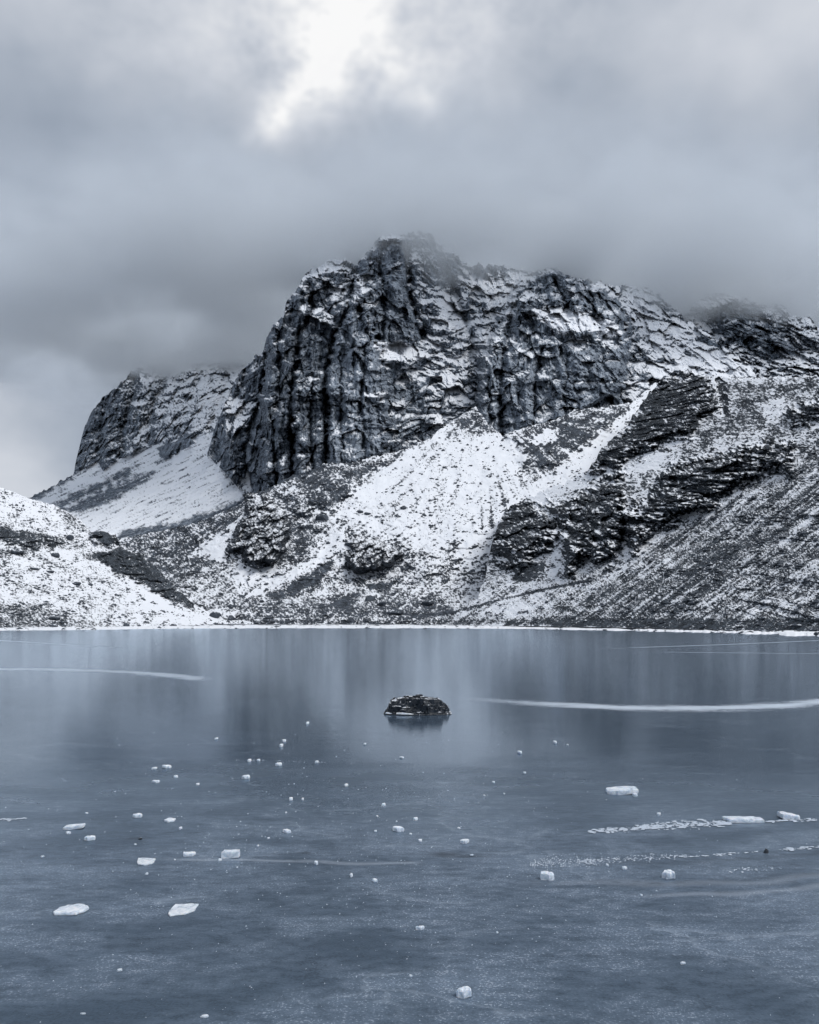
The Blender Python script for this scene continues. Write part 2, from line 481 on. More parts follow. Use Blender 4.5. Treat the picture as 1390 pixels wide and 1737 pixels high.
# ---- far cliff on the left with its snow fan
def far_noise(x, y, z, s):
    y = y * .2
    wx = fbm(x / 45, y / 45, z / 45, 3, s + 31) * 14; wz = fbm(x / 45, y / 45, z / 45, 3, s + 37) * 14
    X1, Z1 = x + wx * .6, z + wz
    col = fbm((x + wx * .35) / 20, y / 60, Z1 / 170, 4, s, .55, True)
    lum = fbm(x / 70, y / 70, z / 55, 5, s + 5)
    cv, cb = cells(X1 / 19, y / 34, Z1 / 27, s + 9)
    cv2, cb2 = cells(X1 / 6, y / 11, Z1 / 7, s + 11)
    q = (z + wz * 1.2 + x * .05) / 19.0 + fbm(x / 60, y / 60, z / 60, 3, s + 13) * 1.3
    st = q - np.floor(q); st = sstep(.5, .95, st) - st
    st = st * (.5 + .8 * sstep(-.2, .5, noise(x / 50, y / 50, z / 30, s + 17)))
    fine = fbm(x / 5.5, y / 8, z / 6, 3, s + 21, .6)
    cv = cv + .15 * sstep(.08, .0, cb)
    cv2 = cv2 + .25 * sstep(.10, .0, cb2)
    return col, lum, cv + .5, cb, cv2 + .5, cb2, st, fine

def rag_(U, V, seed, a=10.0):
    return (fbm(U / 26, V / 18, U * 0 + seed, 4, seed, .6) * a).astype(F)
def local(nz, r=10):
    return nz - blur(nz, r)

f0_top = prof([(20, 862), (47, 845), (90, 824), (124, 806), (128, 785), (144, 723), (158, 694), (173, 676), (187, 665), (216, 640), (236, 618), (262, 604), (300, 598), (350, 592), (420, 584), (500, 580), (620, 580)])
f0_bot = prof([(20, 930), (200, 960), (620, 980)])
f0_base = prof([(20, 870), (60, 838), (126, 803), (150, 792), (164, 780), (176, 798), (201, 780), (252, 757), (300, 748), (330, 742), (361, 730), (400, 760), (640, 800)])
f0_D = tps([(50, 845, 1230), (126, 803, 1240), (130, 770, 1280), (187, 665, 1400), (216, 640, 1430), (300, 598, 1480), (400, 586, 1500), (560, 580, 1520), (201, 780, 1210), (252, 757, 1200), (361, 728, 888), (354, 762, 862), (381, 789, 826), (406, 818, 796), (437, 840, 770), (300, 766, 1010), (330, 748, 960), (300, 650, 1360), (400, 640, 1300), (200, 860, 930), (300, 840, 860), (200, 910, 800), (60, 900, 860), (440, 940, 700), (600, 800, 900)])
def f0_detail(U, V, x, y, z):
    col, lum, cv, cb, cv2, cb2, st, fine = far_noise(x, y, z, 100)
    cl = sstep(-3, 5, f0_base(U) - V + rag_(U, V, 23, 6))
    knob = soft([(264, 760), (272, 778), (288, 776), (304, 764), (328, 750), (324, 738), (305, 742), (285, 748)], U, V, 6, rag_(U, V, 27, 5))
    cl = np.maximum(cl, knob)
    gul = 0 * U
    for ln, k in (([(230, 640), (215, 700), (200, 775)], 22), ([(290, 610), (262, 680), (250, 750)], 22), ([(350, 590), (330, 660), (300, 740)], 20), ([(180, 680), (165, 780)], 14), ([(395, 600), (380, 660), (355, 728)], 24)):
        gul = gul + k * np.exp(-(line_d(ln, U + fine * 3 + lum * 6, V) / 6) ** 2)
    d = cl * (gul + col * -12 + lum * 20 + (cv - .5) * 7 + (cv2 - .5) * 2.5 + st * 2 + fine * 4) - knob * 9 - cl * 8
    q = U * .42 + V * .91
    return d + (1 - cl) * (noise(q / 5, V / 60, 0 * q, 5) * 3 + fbm(x / 12, y / 12, z / 12, 3, 8) * 2)
def f0_snow(U, V, x, y, z, n):
    fine = fbm(U / 3.2, V / 3.0, U * 0, 3, 31)
    med = fbm(U / 14, V / 10, U * 0 + 3, 3, 33)
    cl = sstep(-2, 3, f0_base(U) - V + rag_(U, V, 23, 6) + fine * 2)
    knob = soft([(264, 760), (272, 778), (288, 776), (304, 764), (328, 750), (324, 738), (305, 742), (285, 748)], U, V, 3, rag_(U, V, 27, 5) + fine * 2)
    cl = np.maximum(cl, knob)
    nzs = blur(n[2], 2)
    rock = .365 + (n[2] - .50) * .40 + (nzs - .50) * .25 + fine * .34 + med * .30 + .10 * sstep(210, 250, U) - .16 * sstep(215, 165, U) - .5 * knob
    q = U * .42 + V * .91
    strk = noise(q / 3.2, (U * .91 - V * .42) / 34, U * 0, 41)
    strk = strk + .7 * noise(q / 1.9, (U * .91 - V * .42) / 22, U * 0, 43)
    fan = .68 + strk * .36 + fine * .22
    for pl, k in (([(90, 857), (150, 828), (232, 789), (214, 806), (130, 846)], .50),
                  ([(102, 866), (180, 830), (262, 799), (250, 814), (196, 846), (140, 868)], .42),
                  ([(45, 843), (126, 802), (120, 812), (60, 846)], .5),
                  ([(190, 925), (210, 902), (300, 888), (380, 862), (440, 838), (440, 960), (190, 960)], .55)):
        fan = fan - k * soft(pl, U, V, 9, med * 6 + strk * 9 + fine * 4)
    s = rock * cl + fan * (1 - cl)
    return s, .38 - .2 * (1 - cl) + med * .25 + fine * .2
sheet('far_cliff', 20, 620, f0_top, f0_bot, f0_D, 1.5, f0_detail, f0_snow, M_FAR, rag=5, ragscale=12, back=220, seed=1, smooth=False)

# ---- farthest peak, right
p3_top = prof([(1060, 560), (1130, 545), (1163, 534), (1178, 513), (1203, 500), (1228, 496), (1250, 501), (1275, 511), (1304, 519), (1322, 516), (1334, 520), (1340, 536), (1358, 537), (1376, 538), (1386, 553), (1420, 560), (1480, 540), (1560, 570), (1660, 600)])
p3_bot = prof([(1060, 700), (1660, 720)])
p3_D = tps([(1060, 560, 1200), (1228, 496, 1190), (1300, 520, 1180), (1380, 540, 1170), (1600, 580, 1180), (1200, 640, 1010), (1300, 640, 980), (1400, 640, 960), (1250, 570, 1090), (1340, 590, 1070), (1600, 700, 900), (1060, 700, 950)])
def p3_detail(U, V, x, y, z):
    col, lum, cv, cb, cv2, cb2, st, fine = far_noise(x, y, z, 200)
    b = soft([(1210, 530), (1240, 505), (1300, 520), (1335, 560), (1340, 600), (1290, 590), (1230, 570)], U, V, 14, fine * 6)
    c = soft([(1335, 545), (1360, 535), (1388, 550), (1388, 580), (1345, 575)], U, V, 8, fine * 5)
    return col * -5 + lum * 18 + (cv - .5) * 11 + (cv2 - .5) * 6 + st * 6 + fine * 5 - b * 30 - c * 22
def p3_snow(U, V, x, y, z, n):
    fine = fbm(U / 3, V / 2.6, U * 0, 3, 51); med = fbm(U / 18, V / 11, U * 0, 3, 53)
    s = .47 + (n[2] - .55) * .6 + (blur(n[2], 3) - .55) * .4 + fine * .26 + med * .22
    s = s - .22 * soft([(1205, 530), (1240, 505), (1300, 518), (1335, 560), (1350, 600), (1290, 600), (1230, 570)], U, V, 10, med * 8)
    s = s + .2 * soft([(1165, 540), (1180, 515), (1215, 505), (1200, 540), (1210, 570)], U, V, 8, med * 8)
    return s, .35 + med * .25
sheet('far_peak', 1060, 1660, p3_top, p3_bot, p3_D, 1.5, p3_detail, p3_snow, M_FAR, rag=4, ragscale=12, back=200, seed=2, smooth=False)

# ---- the main mountain
m_top = prof([(340, 800), (354, 762), (362, 733), (375, 700), (390, 668), (399, 643), (425, 612), (447, 596), (452, 574), (459, 556), (482, 536), (485, 513), (496, 500), (508, 484), (519, 463), (544, 450), (558, 440), (590, 438), (602, 452), (608, 446), (616, 434), (626, 424), (634, 412), (645, 402), (670, 396), (690, 398), (712, 390), (732, 396), (740, 410), (766, 420), (784, 444), (800, 450), (830, 448), (870, 454), (905, 459), (926, 457), (937, 453), (955, 461), (962, 468), (998, 474), (1016, 478), (1041, 485), (1070, 484), (1106, 491), (1124, 503), (1131, 513), (1149, 526), (1163, 541), (1200, 566), (1240, 596), (1290, 636), (1400, 700)])
m_bot = prof([(340, 800), (354, 772), (365, 786), (381, 800), (406, 830), (437, 852), (450, 870), (520, 850), (600, 830), (700, 800), (800, 770), (900, 780), (1100, 740), (1400, 730)])
m_D = tps([(354, 762, 860), (375, 700, 890), (399, 643, 930), (437, 838, 775), (450, 700, 830), (455, 570, 905), (485, 513, 930), (519, 463, 965), (560, 440, 1010), (645, 402, 985), (700, 388, 1000), (740, 384, 1030), (500, 815, 765), (560, 786, 770), (640, 776, 785), (730, 747, 800), (810, 690, 830), (560, 650, 850), (640, 600, 880), (700, 500, 945), (760, 560, 950), (780, 650, 890), (840, 500, 1030), (880, 455, 1090), (937, 453, 1050), (860, 738, 800), (940, 714, 815), (1040, 690, 830), (1100, 660, 850), (850, 600, 905), (950, 620, 890), (960, 540, 960), (1060, 520, 1020), (1070, 484, 1120), (1120, 500, 1125), (1160, 541, 1080), (1100, 600, 950), (1200, 620, 930), (1290, 640, 900), (1400, 700, 820), (340, 860, 790), (600, 830, 740), (800, 770, 770), (1100, 740, 780)])
BUTT_L = [(449, 600), (462, 556), (487, 513), (519, 463), (560, 452), (602, 466), (630, 520), (640, 580), (660, 640), (655, 700), (655, 770), (600, 790), (500, 822), (452, 830), (440, 760)]
TOWER = [(607, 452), (623, 430), (645, 404), (680, 410), (688, 450), (692, 500), (716, 572), (690, 582), (640, 578), (612, 520)]
SLAB = [(576, 520), (600, 500), (640, 580), (650, 640), (655, 770), (600, 792), (556, 792), (555, 640)]
BUTT_R = [(812, 690), (822, 610), (850, 545), (876, 492), (937, 452), (1000, 478), (1062, 518), (1068, 556), (1060, 600), (1050, 660), (960, 712), (862, 742), (814, 724)]
CAPR = [(872, 500), (890, 470), (937, 452), (1000, 478), (1050, 505), (1066, 530), (1066, 552), (1030, 540), (985, 524), (940, 516), (900, 530), (880, 535)]
def m_detail(U, V, x, y, z):
    col, lum, cv, cb, cv2, cb2, st, fine = far_noise(x, y, z, 300)
    cr = fbm(x / 13, y / 60, z / 90, 3, 340, .55, True)
    wl = sstep(720, 640, U + lum * 20) + sstep(800, 830, U) * sstep(1080, 1000, U)       # sheer walls
    wl = np.clip(wl, 0, 1)
    d = lum * 15 + (cv - .5) * 10 + (cv2 - .5) * 2.4 + fine * (3.0 - 1.0 * wl)
    d = d - col * (3 + 6 * wl) - np.clip(cr - .1, 0, 2) * 7 * wl
    d = d + st * (9 - 4 * wl)
    wob = rag_(U, V, 7, 9) + fine * 2
    d = d - 48 * soft(BUTT_L, U, V, 10, wob) - 36 * soft(TOWER, U, V, 5, wob) - 26 * soft(SLAB, U, V, 6, wob)
    d = d - 54 * soft(BUTT_R, U, V, 9, wob) - 26 * soft(CAPR, U, V, 5, wob)
    d = d - 22 * soft([(500, 660), (540, 640), (552, 700), (552, 800), (500, 822), (496, 720)], U, V, 5, wob)
    d = d - 15 * soft([(455, 600), (500, 560), (508, 700), (470, 760), (452, 720)], U, V, 5, wob)
    # gullies and chimneys
    for ln, k, wd in (([(602, 462), (592, 520), (566, 570), (553, 640), (554, 795)], 26, 5), ([(520, 468), (532, 520), (506, 570), (496, 640), (494, 720), (499, 815)], 24, 5),
                      ([(470, 560), (476, 640), (462, 720), (470, 820)], 16, 4), ([(690, 415), (694, 500), (716, 575)], 20, 5), ([(576, 600), (580, 700), (578, 790)], 9, 2.5),
                      ([(620, 590), (612, 680), (620, 780)], 10, 3), ([(532, 640), (526, 720), (530, 800)], 12, 3), ([(640, 440), (655, 500), (650, 570)], 12, 3),
                      ([(878, 498), (862, 560), (850, 640), (853, 745)], 18, 5), ([(920, 590), (908, 650), (905, 725)], 12, 3), ([(830, 640), (832, 725)], 10, 3),
                      ([(965, 600), (958, 660), (962, 712)], 10, 3), ([(940, 470), (960, 515)], 12, 3), ([(1000, 482), (1010, 530)], 12, 3), ([(452, 600), (440, 680), (415, 760), (420, 830)], 22, 5),
                      ([(740, 430), (765, 480), (790, 540), (812, 640), (808, 690)], 16, 7)):
        dd = line_d(ln, U + wob * .5 + fine, V)
        d = d + 1.3 * k * np.exp(-(dd / wd) ** 2)
    # ledges cut into the face
    for pl, k in (([(632, 580), (680, 580), (704, 590), (728, 608), (700, 622), (655, 616)], 26),
                  ([(616, 668), (655, 660), (652, 682), (630, 680)], 20),
                  ([(898, 530), (925, 517), (960, 520), (1000, 532), (1045, 548), (1060, 572), (1010, 566), (960, 566), (935, 560)], 22),
                  ([(690, 420), (735, 420), (770, 560), (735, 570), (712, 520)], 18)):
        lo_, hi_ = min(q[1] for q in pl), max(q[1] for q in pl)
        d = d + 1.5 * k * (np.clip((hi_ - V) / (hi_ - lo_), 0, 1) - .75) * soft(pl, U, V, 6, wob * .6)
    for ln, k in (([(1027, 609), (1156, 619), (1200, 632)], 9), ([(975, 648), (1120, 648)], 9), ([(690, 700), (770, 705)], 8), ([(655, 770), (735, 752)], 5)):
        dd = line_d(ln, U, V + fine * 2)
        d = d + k * np.exp(-(dd / 3.0) ** 2)
    cone = sstep(-14, 4, V - m_base(U))
    return d + 20 * sstep(395, 356, U) * sstep(700, 745, V) + 0 * cone
m_base = prof([(340, 880), (436, 837), (461, 826), (497, 806), (519, 804), (551, 788), (601, 787), (630, 777), (673, 768), (706, 755), (731, 748), (742, 734), (778, 712), (808, 688), (815, 722), (839, 730), (853, 741), (894, 727), (943, 715), (976, 698), (1017, 694), (1074, 690), (1400, 690)])
def m_snow(U, V, x, y, z, n):
    fine = fbm(U / 3.0, V / 2.6, U * 0, 3, 61); med = fbm(U / 15, V / 10, U * 0, 3, 63)
    big = fbm(U / 60, V / 40, U * 0, 2, 65)
    s = .445 + (n[2] - .52) * .62 + (blur(n[2], 3) - .52) * .40 + fine * .16 + med * .16 + big * .14
    med = med + rag_(U, V, 9, .9)
    wall = soft([(340, 900), (354, 762), (399, 643), (449, 600), (500, 490), (560, 450), (640, 560), (660, 640), (740, 690), (740, 760), (600, 800), (440, 850)], U, V, 14, med * 10)
    s = s - .21 * wall
    s = s + .24 * soft([(392, 668), (425, 612), (447, 598), (450, 660), (432, 715), (395, 745), (372, 725)], U, V, 8, med * 8)
    s = s + .14 * soft([(490, 500), (520, 470), (560, 450), (600, 470), (585, 530), (540, 560), (500, 560)], U, V, 14, med * 10)
    s = s - .20 * soft([(812, 690), (830, 610), (850, 560), (890, 535), (960, 580), (1060, 590), (1060, 660), (960, 712), (862, 742), (814, 724)], U, V, 12, med * 10)
    s = s - .16 * soft(CAPR, U, V, 6, med * 6) - .18 * soft(TOWER, U, V, 6, med * 8)
    s = s - .14 * soft([(960, 600), (1110, 625), (1120, 690), (960, 715)], U, V, 10, med * 8)
    s = s + .12 * soft([(690, 400), (780, 410), (900, 450), (860, 560), (820, 640), (760, 620), (730, 560), (700, 500)], U, V, 18, med * 14)
    for pl, k in (([(636, 583), (680, 582), (702, 591), (724, 606), (700, 613), (660, 609), (645, 599)], .85),
                  ([(620, 669), (655, 663), (650, 680), (632, 676)], .8),
                  ([(602, 474), (622, 466), (614, 498), (604, 494)], .6),
                  ([(795, 462), (880, 462), (895, 470), (868, 505), (846, 524), (822, 530), (830, 502)], .5),
                  ([(735, 508), (790, 503), (792, 520), (748, 530)], .45),
                  ([(755, 556), (796, 545), (800, 556), (770, 567)], .5),
                  ([(735, 602), (790, 592), (795, 605), (745, 616)], .5),
                  ([(735, 640), (782, 644), (762, 652)], .5),
                  ([(700, 500), (730, 512), (722, 540), (706, 520)], .3),
                  ([(545, 437), (605, 428), (608, 446), (575, 452), (545, 452)], .45),
                  ([(896, 532), (925, 518), (950, 520), (990, 532), (1035, 545), (1056, 566), (1040, 575), (1000, 560), (965, 562), (948, 572), (930, 552)], .7),
                  ([(1050, 500), (1080, 508), (1130, 540), (1165, 570), (1220, 606), (1290, 640), (1190, 636), (1130, 605), (1090, 570), (1062, 535)], .30),
                  ([(1160, 568), (1180, 576), (1230, 600), (1292, 642), (1240, 636), (1190, 606)], .5),
                  ([(480, 712), (508, 708), (506, 724), (484, 728)], .35)):
        s = s + k * soft(pl, U, V, 4, med * 4 + fine * 2)
    for ln, k in (([(1027, 609), (1156, 619), (1200, 632)], .5), ([(975, 648), (1120, 648)], .55), ([(700, 702), (770, 706)], .35), ([(660, 748), (735, 748)], .35)):
        s = s + k * np.exp(-(line_d(ln, U, V + fine * 1.5) / 2.0) ** 2)
    tone = .42 + med * .22 + big * .12 + .20 * soft(SLAB, U, V, 10) + .12 * soft(BUTT_R, U, V, 12) - .18 * soft([(440, 620), (500, 490), (600, 450), (560, 620), (540, 800), (400, 850), (350, 780)], U, V, 16, med * 8)  # lit slab faces lightened, left wall's shade darkened, in the rock tone
    return s, tone
sheet('mountain', 352, 1400, m_top, m_bot, m_D, 1.4, m_detail, m_snow, M_FAR, rag=6.0, ragscale=13, back=200, seed=3, smooth=False)

# ---- talus below the cliffs
tan_t = .53
def plane_D(y0, ta):
    return lambda v: ((y0 * ta + CAMH) / np.maximum(ta - v, .12))
t_top = prof([(150, 955), (200, 914), (230, 908), (260, 903), (330, 888), (400, 859), (436, 837), (461, 826), (497, 806), (519, 804), (551, 786), (601, 785), (630, 775), (673, 766), (706, 752), (731, 745), (742, 731), (778, 709), (800, 693), (808, 690), (816, 700), (828, 718), (839, 728), (853, 738), (894, 724), (943, 712), (976, 695), (1017, 691), (1074, 682), (1110, 650), (1180, 640), (1420, 640)])
t_bot = prof([(150, 1062), (1420, 1062)])
def t_D(U, V):
    v = (HY - V) / FPX
    D = ((395 * tan_t + CAMH) / (tan_t - v)).astype(F)
    D = D + 60 * sstep(480, 250, U) * sstep(1040, 900, V)
    low = sstep(990, 1056, V)
    return D - low * 55
O1 = [(416, 868), (424, 845), (452, 842), (484, 870), (490, 901), (484, 930), (466, 952), (438, 960), (412, 952), (414, 936), (384, 936), (402, 901)]
O2 = [(590, 918), (603, 908), (632, 914), (653, 922), (684, 941), (668, 953), (639, 967), (610, 970), (588, 964), (586, 950), (595, 934)]
def t_detail(U, V, x, y, z):
    y = y * .25
    lum = fbm(x / 30, y / 30, z / 30, 4, 401); fine = fbm(x / 4, y / 4, z / 4, 3, 405)
    cv, _ = cells(x / 7, y / 7, z / 5, 407)
    rough = sstep(760, 1040, V) * .6 + .4
    d = lum * 6 + fine * .8 * rough + cv * .9 * rough
    wob = rag_(U, V, 11, 9)
    d = d - 10 * soft([(480, 840), (520, 805), (580, 790), (600, 830), (560, 865), (510, 870)], U, V, 14, wob)
    d = d - 9 * soft([(862, 740), (945, 714), (1040, 694), (1074, 690), (1020, 742), (940, 790), (888, 792), (884, 762)], U, V, 12, wob)
    return d
def t_snow(U, V, x, y, z, n):
    pep = fbm(U / 2.4, V / 1.9, U * 0, 2, 71); fine = fbm(U / 5, V / 3.4, U * 0, 3, 73)
    med = fbm(U / 20, V / 11, U * 0, 3, 75)
    q = U * .62 + V * .78
    stk = noise(q / 4, (U * .78 - V * .62) / 40, U * 0, 77)
    ang = np.arctan2(V - 672, U - 814); rad = np.hypot(V - 672, U - 814)
    ray = fbm(ang * 16, rad / 120, U * 0, 3, 78, .6) * sstep(20, 90, rad) * sstep(330, 200, rad) * sstep(560, 640, U)
    s = .545 + ray * (.30 + .3 * med) + pep * .40 + fine * .36 + med * .26 + stk * .26 + local(n[2]) * .5
    wob = rag_(U, V, 13, 11) + med * 6 + fine * 5 + stk * 7 + ray * 12
    for pl, k, wd in (
            ([(770, 716), (808, 686), (838, 728), (815, 745), (785, 735)], -.34, 9),
            ([(742, 733), (812, 686), (826, 730), (880, 745), (888, 792), (850, 860), (800, 930), (690, 920), (640, 900), (590, 892), (560, 880), (630, 800), (700, 760)], .26, 12),
            ([(600, 850), (680, 780), (742, 735), (770, 720), (700, 790), (640, 850)], .25, 8),
            ([(828, 736), (880, 745), (884, 780), (840, 800), (790, 790), (760, 800)], .25, 10),
            ([(593, 908), (560, 898), (528, 950), (430, 998), (418, 1012), (500, 985), (584, 930)], .42, 6),
            ([(1110, 655), (1085, 690), (1010, 800), (960, 840), (900, 850), (850, 885), (830, 930), (790, 960), (775, 930), (850, 865), (930, 805), (1000, 745), (1075, 690)], .42, 6),
            ([(400, 960), (450, 960), (480, 972), (430, 1000), (395, 990)], .3, 8),
            ([(330, 940), (360, 912), (412, 880), (396, 910), (374, 948)], .5, 4),
            ([(905, 738), (950, 730), (945, 746), (912, 750)], .5, 4),
            ([(800, 1000), (860, 960), (880, 990), (820, 1020), (780, 1025)], .22, 10),
            ([(862, 740), (945, 714), (1040, 694), (1074, 690), (1020, 742), (940, 795), (888, 796), (884, 762)], -.24, 7),
            ([(508, 802), (560, 788), (598, 800), (592, 835), (560, 862), (520, 852)], -.26, 8),
            ([(600, 800), (640, 780), (700, 760), (690, 775), (640, 805), (610, 825)], -.24, 6),
            ([(745, 747), (760, 735), (792, 710), (800, 712), (702, 790), (668, 816), (662, 812)], -.42, 3),
            ([(440, 838), (480, 836), (520, 860), (540, 900), (520, 945), (470, 965), (440, 960)], -.20, 12),
            ([(456, 1010), (520, 974), (562, 952), (545, 985), (500, 1006), (470, 1014)], -.55, 5),
            ([(550, 1028), (590, 1012), (608, 1008), (582, 1026)], -.5, 4),
            ([(628, 994), (672, 984), (662, 1000), (636, 1002)], -.55, 4),
            ([(200, 912), (330, 890), (436, 838), (400, 880), (340, 935), (400, 950), (300, 990), (220, 960)], -.16, 10),
            ([(410, 1022), (560, 1020), (720, 1015), (800, 1035), (760, 1052), (410, 1050)], -.16, 10),
            ([(640, 930), (720, 940), (700, 975), (640, 975)], -.10, 10),
            ([(800, 900), (832, 930), (850, 970), (800, 975), (780, 940)], -.12, 12)):
        s = s + k * soft(pl, U, V, wd, wob)
    for ln, k, wd in (([(700, 1046), (760, 1040), (860, 1014), (930, 998)], -.6, 2.2), ([(436, 839), (497, 808), (551, 790)], -.35, 4), ([(400, 866), (436, 842), (380, 900)], -.25, 4)):
        s = s + k * np.exp(-(line_d(ln, U, V + fine * 2) / wd) ** 2)
    s = s - .15 * sstep(1049, 1055, V)
    return s, .42 + med * .3
sheet('talus_slope', 150, 1420, t_top, t_bot, t_D, 1.5, t_detail, t_snow, M_MID, rag=2.5, ragscale=10, back=60, seed=4)

# ---- right hillside: scree rising to the right from the shore, dark bluffs above
SH = np.array([83.0, 160.0]); UPH = np.array([.925, .38]); TA_R = .625
def r_plane(U, V):
    u = (U - CX) / FPX; v = (HY - V) / FPX
    c0 = -(SH @ UPH) * TA_R
    return (CAMH - c0) / np.maximum((u * UPH[0] + UPH[1]) * TA_R - v, .06)
r_top = prof([(560, 1058), (640, 1053), (700, 1047), (760, 1040), (795, 1026), (812, 1010), (822, 985), (828, 955), (834, 925), (845, 888), (861, 862), (890, 846), (930, 830), (960, 818), (996, 800), (1013, 775), (1033, 749), (1066, 722), (1081, 695), (1102, 666), (1120, 648), (1138, 634), (1156, 626), (1178, 627), (1206, 640), (1250, 643), (1390, 639), (1500, 625), (1640, 590)])
r_bot = prof([(560, 1061), (700, 1061), (900, 1062), (1100, 1065.5), (1250, 1069), (1390, 1074), (1640, 1086)])
B1 = [(1123, 640), (1164, 634), (1200, 645), (1214, 693), (1189, 718), (1169, 738), (1132, 747), (1103, 759), (1066, 779), (1025, 800), (996, 812), (1010, 771), (1030, 744), (1066, 722), (1074, 697), (1103, 660)]
B2 = [(830, 940), (834, 915), (845, 880), (875, 852), (902, 856), (931, 878), (943, 902), (939, 927), (918, 943), (877, 970), (861, 962), (836, 950)]
B3 = [(959, 966), (953, 894), (930, 860), (976, 850), (1025, 820), (1050, 812), (1066, 870), (1055, 927), (1025, 958), (996, 945), (963, 974)]
B4 = [(1050, 907), (1066, 870), (1107, 837), (1132, 800), (1189, 782), (1250, 770), (1304, 758), (1345, 765), (1335, 792), (1250, 816), (1222, 848), (1169, 868), (1107, 904), (1074, 929)]
B5 = [(1340, 700), (1400, 680), (1420, 690), (1390, 712), (1350, 718)]
NOTCH = [(1214, 640), (1222, 641), (1234, 660), (1231, 690), (1226, 706), (1220, 680)]
def r_D(U, V):
    D = r_plane(U, V)
    bl = sstep(990, 940, V) * sstep(1000, 880, U)
    return (np.minimum(D, 560 + (U - 834) * .35) + 0 * bl).astype(F)
def r_detail(U, V, x, y, z):
    y = y * .15; x0, y0 = x, y / .15
    lum = fbm(x / 24, y / 24, z / 24, 4, 501); fine = fbm(x / 2.6, y / 2.6, z / 2.6, 3, 505)
    wx = lum * 6
    cv, _ = cells((x + wx) / 7, (y - wx) / 9, (z + wx) / 11, 507); cv2, _ = cells((x + wx) / 2.4, y / 3, (z - wx) / 2, 509)
    col = fbm(x / 6, y / 9, z / 26, 3, 511, .55, True)
    blk = fbm(x / 9, y / 9, z / 12, 4, 513, .6)
    wob = rag_(U, V, 17, 15) + fbm(U / 9, V / 7, U * 0, 2, 518) * 7
    bl = np.zeros_like(U)
    d = lum * 3.0 + fine * .55
    for pl, k in ((B1, 16), (B2, 15), (B3, 13), (B4, 12), (B5, 8)):
        m = soft(pl, U, V, 9, wob)
        ins = m > .5
        cu = np.where(ins.any(0))[0]
        vb = np.interp(np.arange(U.shape[1]), cu, np.where(ins, V, -1).max(0)[cu])
        kk = np.ones(15) / 15; vb = np.convolve(np.pad(vb, 7, 'edge'), kk, 'valid').astype(F)
        Db = r_D(U[0], np.minimum(vb, r_bot(U[0])))[None] * np.ones_like(x)
        off = np.clip(Db - r_D(U, V), -34, 0)
        d = d + off * .62 * m - 2 * m; bl = np.maximum(bl, m)
    d = d + bl * (cv * 4.5 + cv2 * 1.2 - col * 4.5 + blk * 4)
    d = d + 9 * soft(NOTCH, U, V, 5, wob * .6)
    a = (x0 * UPH[0] + y0 * UPH[1]); c = (-x0 * UPH[1] + y0 * UPH[0])
    d = d + (1 - bl) * (noise(c / 3.5, a / 40, 0 * a, 515) * 1.2 + cv2 * .35)
    low = sstep(1046, 1062, V)
    return d * (1 - .85 * low)
